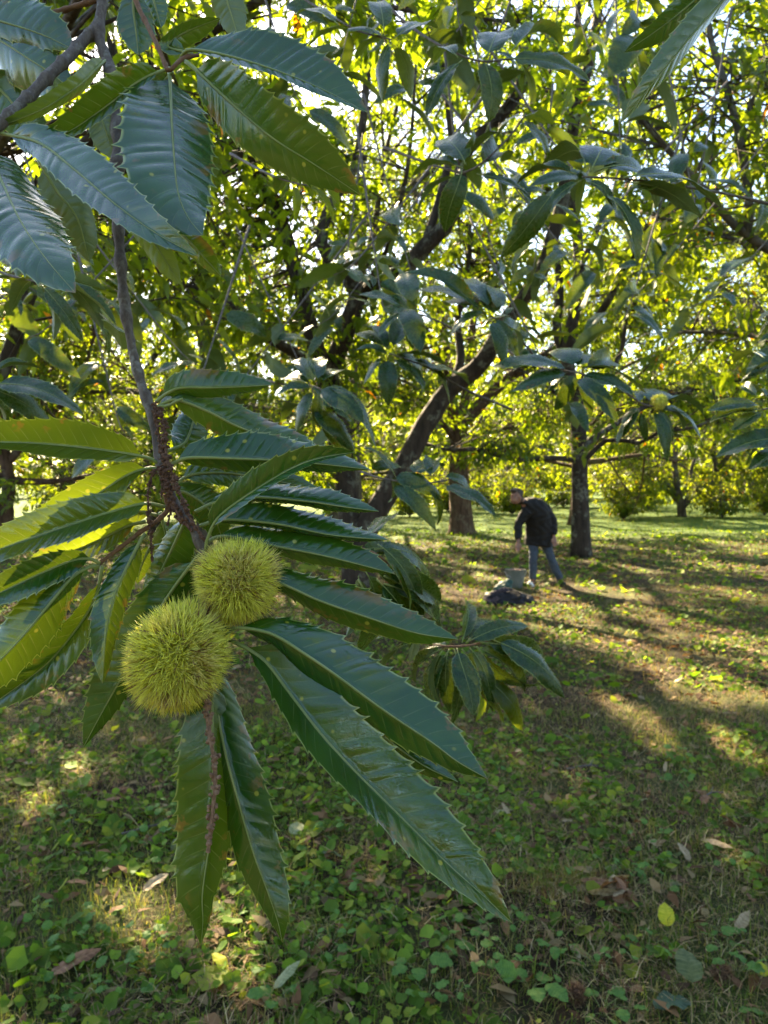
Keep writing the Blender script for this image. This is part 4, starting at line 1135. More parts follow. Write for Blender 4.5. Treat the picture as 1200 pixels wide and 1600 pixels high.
spray('chestnut spray with drooping grey-green leaves in front of the leaning trunk', (612, 752, 1.45), [
    (612, 746, 692, 766, .0, 1.1, 0), (610, 756, 682, 822, -.05, .9, 0), (668, 762, 694, 818, .02, .9, 0), (690, 745, 756, 758, .05, .9, 0),
    (690, 758, 772, 806, -.05, .9, 0), (672, 748, 676, 706, .1, 1.1, 0), (612, 742, 620, 790, .05, 1.1, 0), (575, 735, 630, 725, .05, .9, 0), (560, 700, 635, 728, .0, 1.0, 0), (640, 742, 700, 728, .1, 1.0, 0)],
    [(480, 690, 1.6), (560, 735, 1.5), (612, 750, 1.45), (665, 755, 1.46), (700, 750, 1.5)], 0.003)
spray('chestnut spray with long leaves in front of the dark forked trunk', (497, 604, 1.55), [
    (500, 602, 612, 660, .0, 1.0, 0), (498, 606, 562, 662, -.05, 1.0, 0), (494, 600, 450, 556, .05, 1.1, 0), (497, 598, 480, 545, .1, 1.1, 0), (502, 600, 545, 560, .1, 1.1, 0),
    (490, 606, 430, 612, .0, 1.1, 0), (494, 610, 448, 668, .0, 1.0, 0), (498, 610, 500, 668, .0, 1.1, 0), (490, 602, 408, 580, .1, 1.0, 0), (485, 640, 560, 700, .0, .9, 0), (495, 655, 560, 720, .05, .85, 0), (490, 640, 435, 640, .1, 1.1, 0)],
    [(380, 585, 1.75), (440, 600, 1.62), (497, 606, 1.55), (520, 640, 1.56)], 0.003)
spray('broad-leaved spray before the crossing limbs, right of the forked trunk', (608, 552, 1.75), [
    (608, 556, 556, 540, .0, 1.1, 0), (606, 550, 568, 498, .05, 1.1, 0), (612, 548, 640, 480, .1, 1.1, 0), (612, 556, 700, 560, .0, 1.0, 0), (612, 560, 660, 606, -.05, 1.1, 0),
    (606, 560, 606, 622, -.05, 1.2, 0), (602, 558, 560, 590, .0, 1.2, 0), (618, 552, 680, 600, .1, 1.0, 0), (640, 560, 720, 610, .05, 1.0, 0), (600, 546, 585, 500, .15, 1.2, 0), (660, 575, 740, 600, .1, 1.0, 0)],
    [(800, 640, 2.0), (730, 610, 1.85), (670, 575, 1.78), (608, 552, 1.75)], 0.0035)
spray('spray of narrow pale-edged leaves spreading left of the crooked limb', (640, 486, 1.7), [
    (638, 484, 562, 456, .0, .9, 0), (638, 480, 585, 436, .05, .9, 0), (645, 478, 640, 420, .1, .9, 0), (632, 482, 652, 530, -.1, .9, 0), (645, 484, 690, 500, .0, 1.0, 0), (630, 488, 588, 520, .0, 1.0, 0), (640, 490, 640, 545, .0, 1.0, 0)],
    [(720, 520, 1.9), (680, 500, 1.78), (640, 486, 1.7)], 0.003)
spray('spray of grey-blue leaves hanging in the sunny gap beside the leaning limb', (765, 492, 1.6), [
    (748, 484, 636, 412, .0, .8, 0), (755, 488, 660, 440, .05, 1.0, 0), (760, 488, 700, 508, .0, 1.2, 0), (768, 500, 790, 560, -.05, .8, 0), (772, 496, 812, 560, .0, .8, 0),
    (765, 484, 726, 425, .1, 1.0, 0), (775, 486, 772, 440, .1, 1.1, 0), (775, 496, 735, 440, .12, 1.1, 0), (780, 500, 820, 540, .1, 1.2, 0), (745, 480, 690, 455, .1, 1.1, 0)],
    [(860, 600, 1.85), (830, 550, 1.75), (790, 510, 1.65), (765, 492, 1.6)], 0.003)
spray('pale-edged spray hanging before the straight trunk, left of the small bur', (900, 582, 1.5), [
    (900, 580, 1006, 574, .0, 1.0, 0), (905, 586, 988, 618, -.05, .9, 0), (900, 590, 962, 640, -.08, .9, 0), (892, 586, 846, 606, .0, 1.1, 0), (896, 576, 880, 525, .1, 1.1, 0),
    (900, 576, 930, 540, .1, 1.1, 0), (892, 580, 770, 560, .05, 1.0, 0), (890, 585, 800, 590, .0, 1.0, 0), (905, 590, 925, 650, .0, .9, 0), (898, 582, 870, 640, .0, 1.0, 0), (910, 578, 968, 548, .1, 1.0, 0)],
    [(780, 540, 1.8), (840, 572, 1.6), (900, 582, 1.5), (960, 600, 1.5)], 0.003)
spray('spray with one small round green bur among dark drooping leaves', (1010, 640, 1.5), [
    (1000, 635, 962, 676, .0, 1.1, 0), (1000, 640, 958, 690, .0, .9, 0), (1002, 642, 1008, 690, .0, .9, 0), (1018, 642, 1062, 702, -.05, .9, 0), (1025, 640, 1055, 690, .0, .9, 0), (1038, 632, 1112, 676, .0, .9, 0),
    (1035, 628, 1100, 632, .05, .8, 0), (1010, 630, 1050, 600, .1, 1.0, 0), (1000, 632, 965, 600, .1, 1.0, 0), (1030, 640, 1075, 660, .05, 1.0, 0)],
    [(960, 600, 1.55), (990, 622, 1.5), (1012, 634, 1.5), (1040, 632, 1.5)], 0.0028, bur=(1030, 628, 1.5, 0.019))
spray('spray with frosted leaf backs at the edge of the sunny clearing', (1190, 640, 1.15), [
    (1190, 634, 1104, 636, .0, .8, 0), (1190, 640, 1112, 652, .0, .9, 0), (1192, 644, 1140, 668, .0, 1.0, 0), (1185, 620, 1150, 598, .05, .9, 0), (1200, 622, 1160, 600, .05, .9, 0),
    (1240, 690, 1128, 690, .0, 1.1, 0), (1240, 700, 1165, 728, .0, 1.2, 0), (1200, 650, 1230, 720, .0, 1.0, 0), (1195, 560, 1150, 555, .1, 1.0, 0)],
    [(1330, 600, 1.3), (1250, 630, 1.2), (1190, 640, 1.15)], 0.0028)
spray('whorl of dark leaves on the twig crossing the bright gap above the straight trunk', (910, 276, 1.05), [
    (908, 282, 834, 340, .0, .9, 0), (865, 300, 786, 392, .0, .8, 0), (915, 284, 980, 312, .0, 1.3, 0), (940, 300, 1018, 388, -.03, .9, 0), (975, 278, 1140, 306, .05, .7, 0),
    (900, 272, 805, 268, .05, .8, 0), (922, 268, 965, 212, .08, 1.1, 0), (930, 268, 1054, 258, .08, .8, 0), (915, 275, 900, 330, .05, .6, .3), (985, 285, 1100, 330, .0, .8, 0), (915, 262, 870, 205, .1, .9, 0), (990, 300, 1080, 300, .06, .9, .2)],
    [(1250, 330, 1.25), (1120, 300, 1.15), (1000, 282, 1.08), (910, 276, 1.05)], 0.0028)
spray('grey leaves with pleated undersides hung from the high twig', (735, 92, 1.0), [
    (722, 94, 660, 174, .0, 1.0, 0), (755, 92, 768, 186, .0, 1.6, 0), (790, 92, 925, 130, .0, .8, .15), (800, 80, 870, 40, .08, .9, .1), (715, 90, 670, 60, .05, 1.0, .2), (760, 90, 800, 50, .08, 1.0, .1),
    (740, 200, 735, 232, .0, 2.0, 0), (810, 95, 840, 160, .05, .8, .4), (820, 100, 900, 110, .1, 1.0, .1)],
    [(560, -40, 1.15), (640, 40, 1.08), (735, 92, 1.0), (800, 92, 1.0)], 0.0024)
spray('pleated blue-green leaves over the sloping limb in the bright gap', (735, 268, 1.12), [
    (722, 266, 706, 352, .0, 1.4, 0), (745, 272, 834, 316, .0, .8, 0), (815, 185, 856, 250, .0, 1.2, .05), (722, 262, 640, 260, .05, .9, .1), (728, 258, 700, 210, .08, 1.0, .1), (750, 262, 790, 225, .1, 1.0, .1), (815, 180, 770, 200, .05, 1.0, 0), (820, 182, 870, 190, .05, .9, .2), (785, 205, 735, 232, .05, 1.6, 0)],
    [(600, 230, 1.3), (690, 262, 1.18), (735, 266, 1.12), (790, 220, 1.12), (822, 178, 1.14)], 0.0024)
tb = spray('pair of dark blade-like leaves thrust in close against the bright sky', (1190, -70, .62), [(1190, -60, 1290, 60, .0, .8, 0)],
    [(1300, -140, .7), (1230, -95, .65), (1190, -70, .62)], 0.0022)
px_leaf(tb, [(1190, -66, .62), (1150, -20, .60), (1090, 45, .585), (1030, 118, .575), (966, 196, .57)], 10, 24, 60, -35, teeth=15)
px_leaf(tb, [(1188, -70, .62), (1140, -50, .62), (1080, 5, .62), (1030, 45, .62), (975, 82, .625)], 24, 20, 20, -20, teeth=14)
spray('dark spray of folded leaves beside the grey stem at the thicket', (-20, 600, .85), [
    (-15, 600, 128, 634, .0, 1.0, 0), (-15, 606, 90, 665, .03, .9, 0), (-20, 590, 60, 560, .05, .9, 0), (-20, 610, 20, 690, .05, .9, 0)],
    [(-140, 560, .95), (-70, 585, .9), (-20, 600, .85)], 0.002)
spray('rumpled leaves under the big blue leaf, dark against the thicket', (60, 440, .95), [
    (66, 446, 128, 530, .0, .8, 0), (70, 440, 190, 488, .02, .8, .1), (60, 436, 10, 470, .05, .9, 0), (64, 446, 100, 520, .05, .9, 0), (72, 436, 150, 440, .06, 1.0, 0), (100, 440, 165, 500, .05, 1.0, 0), (160, 500, 205, 550, .1, 1.6, .1)],
    [(-100, 380, 1.1), (0, 425, 1.0), (60, 440, .95), (105, 446, .95)], 0.0026)
spray('small sunlit yellow leaves under the dark drooping leaf', (470, 288, .80), [
    (458, 288, 467, 342, .0, .9, .55), (478, 290, 526, 332, .0, .7, .5), (470, 284, 430, 275, .05, 1.0, .1), (488, 288, 530, 296, .05, .9, .4), (450, 286, 440, 310, .0, .8, .3)],  # sunlit yellow comes partly from the leaf colour set here
    [(360, 240, .95), (420, 272, .85), (470, 288, .80), (490, 288, .80)], 0.0018)
spray('teal leaves high over the dark drooping leaf, partly lit', (610, 60, .95), [
    (600, 60, 540, 30, .0, 1.0, .1), (612, 66, 580, 150, .0, .9, .1), (616, 60, 690, 40, .05, .9, .1), (605, 55, 560, 90, .05, 1.0, .2), (615, 70, 655, 140, .05, 1.0, .15), (600, 50, 590, -10, .05, 1.0, .1), (560, 50, 480, 60, .05, .9, .2), (530, 40, 460, 10, .05, .9, .2)],
    [(430, -30, 1.1), (510, 20, 1.0), (560, 48, .97), (612, 62, .95)], 0.002)

# twigs hanging in the canopy, a few steps off
lrt = np.random.default_rng(17)
ZONES = [  # pixel box, depth range, how many, words
    ((410, 700, 400, 690), (2.0, 4.2), 6, 'leafy chestnut twig drooping in front of the leaning many-stemmed tree'),
    ((690, 1010, 400, 660), (2.4, 4.2), 8, 'leafy chestnut twig drooping between the leaning tree and the straight trunk'),
    ((640, 1010, -10, 330), (2.2, 4.0), 9, 'leafy chestnut twig hanging high over the picker'),
    ((1000, 1190, 20, 580), (2.4, 3.8), 5, 'leafy chestnut twig hanging in front of the curving grey limb'),
    ((380, 640, 20, 380), (2.2, 4.0), 5, 'leafy chestnut twig hanging above the dark forked stems'),
    ((0, 380, 440, 680), (2.0, 3.6), 10, 'leafy chestnut twig in the dark thicket behind the bur branch')]
for (u0, u1, v0, v1), (d0_, d1_), cnt, lab in ZONES:
  for _ in range(cnt):
    u, v, d = lrt.uniform(u0, u1), lrt.uniform(v0, v1), lrt.uniform(d0_, d1_)
    tw_ = empty('leafy_twig', P(u, v, d))
    tag(tw_, lab, 'twig', lab.replace('twig', 'twigs', 1))
    dr_ = lrt.uniform(-1, 1)
    st = [P(u + dr_ * 330, v - 300, d + .5), P(u + dr_ * 150, v - 120, d + .2), P(u + dr_ * 50, v - 25, d + .03), P(u, v, d)]
    _, cl = twig_obj(tw_, st, .006, .002, 'twig', n=24, k=6)
    nl_ = int(lrt.integers(7, 12))
    for k_ in range(nl_):
        b_ = cl[23 - int(k_ * 1.2)]
        an_ = lrt.uniform(0, 6.28)
        t_ = b_ + np.array([math.cos(an_), math.sin(an_) * .8, lrt.normal(-.35, .3)]) * lrt.uniform(.11, .21)
        put_leaf(tw_, b_, t_, np.array([0, -.30, .8]) + lrt.normal(0, .4, 3), width=lrt.uniform(.85, 1.25), age_glow=min(.1, max(0, lrt.normal(.0, .08))))
# ------------------------------------------------------------------ ground cover (nobody could count it)
def scat(n, y0, y1, pw=1.0, side=1.18, lr=None):
    """points on the ground in and a little beside the view"""
    y = y0 + (y1 - y0) * lr.random(n) ** pw
    x = lr.uniform(-1, 1, n) * (y * .5 * side + .35)
    return x, y

def fbm(x, y, s, seed):
    r = np.random.default_rng(seed)
    v = 0
    for k in range(5):
        a = r.uniform(0, 6.28); f = s * 1.7 ** k
        v = v + np.sin((x * math.cos(a) + y * math.sin(a)) * f + r.uniform(0, 6.28)) * np.sin((-x * math.sin(a) + y * math.cos(a)) * f * 1.1 + r.uniform(0, 6.28)) / 1.35 ** k
    return v / 2.0

lr = np.random.default_rng(5)
def discs(x, y, z, r, tilt, colr, lobes=7, cup=.18):
    """little round herb leaves, each a cupped fan"""
    n = len(x)
    nrm = unit(np.stack([lr.normal(0, tilt, n), lr.normal(-.15, tilt, n), np.ones(n)], 1))
    t1 = unit(np.cross(nrm, lr.normal(0, 1, (n, 3)))); t2 = np.cross(nrm, t1)
    c = np.stack([x, y, z], 1)
    V = np.zeros((n, lobes + 1, 3)); V[:, 0] = c
    for k in range(lobes):
        a = k / lobes * 2 * math.pi
        rr = r * (1.0 if k else .55) * (1.12 if k in (3, 4) else 1)
        V[:, k + 1] = c + (t1 * math.cos(a) + t2 * math.sin(a)) * rr[:, None] + nrm * (rr * cup)[:, None]
    b = (np.arange(n) * (lobes + 1))[:, None]
    T = np.concatenate([b + np.array([[0, k + 1, (k + 1) % lobes + 1]]) for k in range(lobes)])
    return V.reshape(-1, 3), T, np.repeat(colr[:, None, :], lobes + 1, 1).reshape(-1, 3)

def blades(x, y, z, h, wd, lean, colr):
    n = len(x)
    a = lr.uniform(0, 6.28, n)
    d = np.stack([np.cos(a), np.sin(a), np.zeros(n)], 1); s = np.stack([-np.sin(a), np.cos(a), np.zeros(n)], 1)
    b0 = np.stack([x, y, z], 1); H = h[:, None]; Lx = (h * lean)[:, None]
    up = np.array([0, 0, 1.0])
    V = np.zeros((n, 5, 3))
    hh = np.sqrt(np.maximum(.05, 1 - np.minimum(lean, .97) ** 2))[:, None]
    V[:, 0] = b0 + s * wd[:, None]; V[:, 1] = b0 - s * wd[:, None]
    m = b0 + d * Lx * .35 + up * H * hh * .6
    V[:, 2] = m + s * wd[:, None] * .8; V[:, 3] = m - s * wd[:, None] * .8
    V[:, 4] = b0 + d * Lx + up * H * hh * .85
    b = (np.arange(n) * 5)[:, None]
    Q = b + np.array([[0, 1, 3, 2]]); T = b + np.array([[2, 3, 4]])
    return V.reshape(-1, 3), Q, T, np.repeat(colr[:, None, :], 5, 1).reshape(-1, 3)

def pal(cols, n, jit=.25):
    c = np.array(cols)[lr.integers(0, len(cols), n)]
    return c * lr.uniform(1 - jit, 1 + jit, (n, 1))

HERB = [(0.06, .12, .012), (.09, .165, .018), (.13, .215, .025), (.07, .125, .018), (.19, .235, .03)]
GRASS = [(.07, .12, .02), (.11, .16, .03), (.16, .19, .05), (.22, .20, .08)]
MIDG = [(.07, .095, .018), (.11, .12, .03), (.16, .14, .05), (.20, .15, .07)]
FARG = [(.05, .095, .012), (.075, .12, .018), (.10, .13, .02), (.13, .12, .035)]
STRAW = [(.34, .25, .12), (.26, .18, .09), (.44, .35, .19), (.18, .12, .06), (.24, .14, .08)]
BROWN = [(.13, .065, .025), (.09, .045, .02), (.18, .10, .045), (.22, .15, .07), (.07, .04, .02), (.16, .12, .055)]

# clover and creeping herbs
acc = Acc()
for n, y0, y1, rr, pw in ((21000, 1.9, 5.0, 1.0, .75), (18000, 5.0, 11, 1.25, .85), (16000, 11, 26, 2.1, .8)):
    x, y = scat(n, y0, y1, pw, lr=lr)
    k = fbm(x, y, 1.5, 3) + fbm(x, y, 4.0, 4) * .9 + lr.normal(0, .2, n) > -.15 - (x < .15 * y) * .25
    x, y = x[k], y[k]; n = len(x)
    r = rr * .0125 * np.exp(lr.normal(0, .48, n))
    z = ground_z(x, y) + .006 + lr.random(n) ** 1.4 * .05
    v, t, c = discs(x, y, z, r, .55, pal(HERB, n))
    acc.add(v, None, t, c)
tag(obj('ground_herbs', acc.mesh('ground_herbs', False), M['herb']), 'creeping clover and small round-leaved herbs over the orchard floor', 'ground cover', kind='stuff')

acc = Acc()
for n, y0, y1, hh, pw in ((70000, 1.9, 5.5, 1.0, .75), (34000, 5.5, 12, 1.15, .85), (60000, 12, 46, 1.9, .8)):
    x, y = scat(n, y0, y1, pw, lr=lr)
    k = fbm(x, y, 1.2, 9) + fbm(x, y, 5.0, 10) * .7 + lr.normal(0, .3, n) > -.35
    x, y = x[k], y[k]; n = len(x)
    h = hh * .052 * np.exp(lr.normal(0, .4, n))
    v, q, t, c = blades(x, y, ground_z(x, y), h, hh ** 2 * .0012 * lr.uniform(.7, 1.6, n), lr.uniform(.3, .96, n), pal(GRASS if y1 < 6 else (MIDG if y1 < 20 else FARG), n))
    acc.add(v, q, t, c)
# taller tufts
for (u, v_), nn, sg in (((885, 1395), 260, .055), ((840, 1410), 200, .08), ((800, 1385), 160, .09), ((930, 1385), 90, .05), ((650, 1350), 60, .06), ((1000, 1470), 60, .08), ((250, 1500), 60, .08)):
    p = G(u, v_)
    x = p[0] + lr.normal(0, sg, nn); y = p[1] + lr.normal(0, sg, nn)
    v, q, t, c = blades(x, y, ground_z(x, y), lr.uniform(.04, .15, nn), lr.uniform(.0007, .0016, nn), lr.uniform(.3, .95, nn), pal([(.16, .17, .05), (.26, .20, .09), (.10, .14, .03), (.2, .15, .07)], nn))
    acc.add(v, q, t, c)
tag(obj('grass', acc.mesh('grass', False), M['herb']), 'short uneven grass across the orchard floor', 'grass', kind='stuff')

acc = Acc()
for n, y0, y1, hh, pw in ((58000, 1.9, 6, 1.0, .75), (30000, 6, 14, 1.4, .85)):
    x, y = scat(n, y0, y1, pw, lr=lr)
    k = fbm(x, y, 1.1, 19) + (x > .05 * y) * .35 + fbm(x, y, 4., 23) * .5 + lr.normal(0, .3, n) > -.15
    x, y = x[k], y[k]; n = len(x)
    h = hh * .06 * np.exp(lr.normal(0, .4, n))
    v, q, t, c = blades(x, y, ground_z(x, y) + .006 + lr.random(n) * .032, h, hh * .0011 * lr.uniform(.6, 1.5, n), lr.uniform(.88, 1.0, n), pal(STRAW, n))
    acc.add(v, q, t, c)
tag(obj('dry_grass', acc.mesh('dry_grass', False), M['litter']), 'flattened dry straw and mown grass lying between the herbs', 'straw', kind='stuff')

# leaf litter
acc = Acc()
for n, y0, y1, s, pw in ((1500, 1.9, 5.0, .65, .8), (5000, 5, 11, .75, .8), (6500, 11, 22, .95, .8)):
    x, y = scat(n, y0, y1, pw, lr=lr)
    ln = s * lr.uniform(.05, .15, n); a = lr.uniform(0, 6.28, n)
    base = np.stack([x, y, ground_z(x, y) + .012 + lr.random(n) * .03], 1)
    d = np.stack([np.cos(a), np.sin(a), lr.normal(.05, .25, n)], 1)
    up = np.stack([lr.normal(0, .45, n), lr.normal(0, .45, n), np.ones(n)], 1)
    v, q, t, c = leaf_cloud(base, d, up, ln, ln * .42, pal(BROWN, n))
    acc.add(v, q, t, c)
tag(obj('leaf_litter', acc.mesh('leaf_litter', False), M['litter']), 'scattered brown leaf litter thinning into the distance', 'leaf litter', kind='stuff')

# ------------------------------------------------------------------ fallen leaves one can pick out
def dry_material(name, a, b, tfac=.2):
    m, t = newmat(name)
    tc = N(t, 'ShaderNodeTexCoord')
    vn = N(t, 'ShaderNodeAttribute', attribute_name='vein').outputs['Fac']
    base = mixrgb(t, a, b, ramp(t, noise(t, 5, 5, tc.outputs['Object'], .65), .35, .65))
    base = mixrgb(t, base, tuple(min(.8, c * 1.5 + .03) for c in b), math_(t, 'MULTIPLY', vn, .35))
    pb = N(t, 'ShaderNodeBsdfPrincipled', i_Roughness=.6)
    pb.inputs['Specular IOR Level'].default_value = .3
    t.links.new(base, pb.inputs['Base Color'])
    tr = N(t, 'ShaderNodeBsdfTranslucent'); t.links.new(mixrgb(t, base, (1.6, 1.5, .8), 1.0, 'MULTIPLY'), tr.inputs[0])
    mx = N(t, 'ShaderNodeMixShader', i_0=tfac)
    t.links.new(pb.outputs[0], mx.inputs[1]); t.links.new(tr.outputs[0], mx.inputs[2])
    t.links.new(mx.outputs[0], N(t, 'ShaderNodeOutputMaterial').inputs[0])
    return m
DRY = {'brown': dry_material('fallen_leaf_brown', (.13, .06, .03), (.24, .12, .06)), 'tan': dry_material('fallen_leaf_tan', (.22, .16, .09), (.36, .28, .17)),
       'dull': dry_material('fallen_leaf_dull_green', (.07, .095, .035), (.125, .15, .06), .3), 'yellow': dry_material('fallen_leaf_yellow', (.42, .46, .03), (.58, .55, .05), .45),
       'dark': dry_material('fallen_leaf_dark_green', (.02, .05, .03), (.045, .085, .05)), 'pale': dry_material('fallen_leaf_pale', (.20, .23, .11), (.29, .31, .16), .3),
       'fresh': dry_material('herb_leaf_green', (.06, .15, .03), (.11, .22, .04), .4)}
def fall_shape(seed, half, curl, bend, fold, dry):
    me, rm = canon_leaf(seed, bend=bend, fold=fold, half=half, curl=curl, wave=.14, teeth=9, cols=4)
    me.materials.append(DRY[dry]); rm.materials.append(M['rib'])
    return me
SH = {}
for i, k in enumerate(DRY):
    for j, (hf, cu, be, fo_) in enumerate([(.17, .3, -.2, .35), (.24, .1, .15, .2), (.12, .9, -.15, .7), (.34, .15, .1, .15)]):
        SH[k, j] = fall_shape(200 + i * 7 + j, hf, cu, be, fo_, k)
def flat_leaf(me, p, L, az, lift=.02, tilt=(0, 0), name='fallen_leaf', parent=None):
    o = bpy.data.objects.new(name, me); link(o, parent)
    q = np.array(p, float)
    if parent is not None: q = q - np.array(parent.location)
    o.location = (q[0], q[1], q[2] + lift); o.rotation_euler = (tilt[0], tilt[1], az); o.scale = (L, L, L)
    return o
FL = [  # u, v, length m, kind, shape, direction, lift, tilts, label
    (1043, 1462, .085, 'yellow', 3, 1.45, .03, (0, -1.05), 'bright yellow leaf standing up from the grass'),
    (62, 1546, .20, 'brown', 2, .65, .02, (0, -.05), 'rolled orange-brown leaf lying by the sunny herb patch'),
    (1090, 1318, .17, 'tan', 2, -.9, .02, (0, 0), 'rolled pale straw-coloured leaf lying on dry grass'),
    (452, 1325, .085, 'pale', 3, .8, .04, (.3, -.35), 'pale green round leaf lying under the hanging leaf tips'),
    (490, 1356, .14, 'dark', 1, .05, .03, (-.2, 0), 'dark teal leaf lying flat among the herbs'),
    (783, 1420, .12, 'dull', 1, .0, .03, (-.4, 0), 'dull green leaf beside the tip of the long hanging leaf'),
    (700, 1465, .13, 'dull', 1, .15, .03, (-.3, 0), 'pale dull-green leaf lying among clover below the long leaf'),
    (590, 1420, .07, 'brown', 1, 2.1, .02, (.3, 0), 'small red-brown leaf lying beneath the burs'),
    (535, 1388, .09, 'brown', 1, .4, .02, (.4, 0), 'curved brown leaf beside the dark teal leaf'),
    (464, 1268, .12, 'brown', 2, .2, .02, (0, 0), 'curled rust-brown leaf lying behind the hanging leaves'),
    (150, 1258, .13, 'brown', 2, .1, .02, (0, 0), 'narrow curled brown leaf in the shaded herbs'),
    (1175, 1408, .06, 'brown', 3, 1.2, .02, (.5, 0), 'small upright rust leaf at the edge of the dry grass'),
    (425, 1580, .12, 'pale', 2, .75, .04, (0, -.3), 'bleached curled leaf at the sunlit herb patch'),
    (1150, 1592, .11, 'fresh', 1, .1, .03, (-.3, 0), 'yellow-green leaf lying beside the grey crumpled leaf'),
    (1082, 1565, .12, 'dull', 3, 1.4, .06, (.2, -.6), 'grey-green crumpled leaf propped up in the grass'),
    (1020, 1590, .14, 'dark', 3, .3, .03, (-.3, -.1), 'glossy dark leaf under the grey crumpled leaf'),
    (1195, 1535, .05, 'yellow', 3, 1.5, .03, (0, -.8), 'small yellow leaf past the dry bur husk'),
    (355, 1545, .09, 'yellow', 1, 2.4, .03, (0, -.5), 'greenish-yellow leaf lit by the sun below the leaf tips'),
    (300, 1450, .12, 'dark', 2, 1.1, .05, (.2, -.5), 'folded dark leaf tilted up in the sun patch'),
    (875, 1290, .09, 'tan', 1, .0, .02, (-.2, 0), 'flat tan leaf lying behind the grass tuft'),
    (770, 1275, .10, 'pale', 2, .0, .02, (0, 0), 'pale silvery leaf lying near the long leaf'),
    (1000, 1258, .08, 'pale', 1, .4, .02, (-.3, 0), 'faded leaf lying in the open grass'),
    (560, 1240, .06, 'brown', 1, 1.0, .02, (0, 0), 'tiny brown leaf beside the light fleck'),
    (270, 1310, .09, 'tan', 1, .5, .03, (-.4, 0), 'tan leaf tucked by the hanging leaf margin'),
]
for (u, v, L, kd, sh, az, lf, tl, lab) in FL:
    o = flat_leaf(SH[kd, sh], G(u, v), L, az, lf, tl)
    tag(o, lab, 'leaf', 'fallen leaves in the grass')
# heap of curled brown leaves
hp = G(965, 1415)
heap = empty('dead_leaf_clump', hp)
tag(heap, 'clump of curled dead brown leaves beside the grass tuft', 'dead leaves')
lrh = np.random.default_rng(58)
for i in range(26):
    a = lrh.uniform(0, 6.28)
    k = ['brown', 'brown', 'tan', 'brown'][i % 4]
    rr_ = .055 * math.sqrt(lrh.random())
    top = hp + np.array([rr_ * math.cos(a), rr_ * math.sin(a), lrh.uniform(.045, .11) * (1.2 - rr_ / .09)])
    az = -2.2 + lrh.normal(0, .8) if i < 14 else lrh.uniform(0, 6.28)
    flat_leaf(SH[k, [2, 0, 2, 1][i % 4]], top - np.array([math.cos(az), math.sin(az), 0]) * .03, lrh.uniform(.085, .16), az, 0, (lrh.normal(0, .9), lrh.uniform(-.25, .7)), 'leaf', heap)
# smaller ones
lr2 = np.random.default_rng(31)
for i in range(150):
    y = 2.3 + 5.5 * lr2.random() ** .9; x = lr2.uniform(-.5, .5) * y
    k = ['brown', 'tan', 'brown', 'dull', 'tan'][i % 5]
    o = flat_leaf(SH[k, int(lr2.integers(0, 3))], (x, y, ground_z(x, y)), lr2.uniform(.05, .12), lr2.uniform(0, 6.28), .02, (lr2.normal(0, .3), lr2.normal(-.1, .2)))
    tag(o, {'brown': 'small brown dead leaf lying loose in the grass', 'tan': 'small tan dead leaf lying loose in the grass', 'dull': 'small dull-green leaf lying loose in the grass'}[k],
        'leaf', {'brown': 'small brown fallen leaves', 'tan': 'small tan fallen leaves', 'dull': 'small dull-green fallen leaves'}[k])

# broad-leaved weeds, each a plant with its own leaves and stalks
def weed(u, v, nleaf, size, lab, grp=None, kd='fresh', seed=0):
    r = np.random.default_rng(seed)
    p = G(u, v)
    w_ = empty('broad_leaf_weed', p)
    tag(w_, lab, 'weed', grp)
    for i in range(nleaf):
        a = i * 2.4 + r.uniform(-.4, .4); h = r.uniform(.02, .07); d = r.uniform(.02, .06)
        q = p + np.array([math.cos(a) * d, math.sin(a) * d, h])
        twig_obj(w_, [p, p + np.array([math.cos(a) * d * .4, math.sin(a) * d * .4, h * .7]), q], .0012, .0009, 'rib', 'stalk', n=6, k=4, bump=0)
        flat_leaf(SH[kd, 3], q, size * r.uniform(.7, 1.2), a, 0, (r.normal(0, .3), r.normal(.0, .3)), 'leaf', w_)
weed(655, 1540, 5, .075, 'broad-leaved weed with lit oval leaves in the near grass', 'broad-leaved weeds', seed=1)
weed(830, 1560, 6, .08, 'broad-leaved weed with large folded leaves before the dead leaf clump', 'broad-leaved weeds', seed=2)
weed(960, 1580, 4, .05, 'low leafy weed near the dry brown bur husk', 'broad-leaved weeds', seed=3)
weed(735, 1520, 5, .05, 'small weed with rounded leaves among clover', 'broad-leaved weeds', seed=4)
weed(430, 1590, 6, .05, 'small weed at the rim of the sunlit patch', 'broad-leaved weeds', seed=5)
weed(870, 1500, 5, .045, 'little weed with upright leaves behind the near weeds', 'broad-leaved weeds', seed=6)
lr3 = np.random.default_rng(41)
for i in range(80):
    u = lr3.uniform(10, 1190); v = lr3.uniform(1170, 1590)
    weed(u, v, int(lr3.integers(3, 7)), lr3.uniform(.03, .06), 'small low weed with rounded green leaves in the orchard grass', 'small low weeds', seed=100 + i)

# burs on the ground
def ground_bur(u, v, R, lab, kd):
    p = G(u, v)
    e_ = empty('fallen_bur', p); tag(e_, lab, 'bur', 'burs lying on the ground')
    c = bur_obj(e_, p + np.array([0, 0, R * .6]), R, 520, seed=int(u), core=.5, mat=kd, name='husk', spn=1.9)
M_bd = M['bur_dry']
ground_bur(900, 1566, .045, 'dry brown bur husk half sunk in the grass', 'bur_dry')
ground_bur(1128, 1528, .045, 'dry brown bur husk above the grey crumpled leaf', 'bur_dry')
for u, v, lab in [(1130, 1003, 'green fallen bur at the rim of the light streak'), (1133, 1158, 'yellow-green fallen bur in the middle of the clearing'), (1050, 1040, 'green fallen bur in shade before the light streak'),
                  (985, 1010, 'small green fallen bur near the broad light streak'), (1185, 890, 'green fallen bur far out on the lit grass'), (22, 1185, 'yellow-green fallen bur in the shaded herbs')]:
    ground_bur(u, v, .036, lab, 'bur')
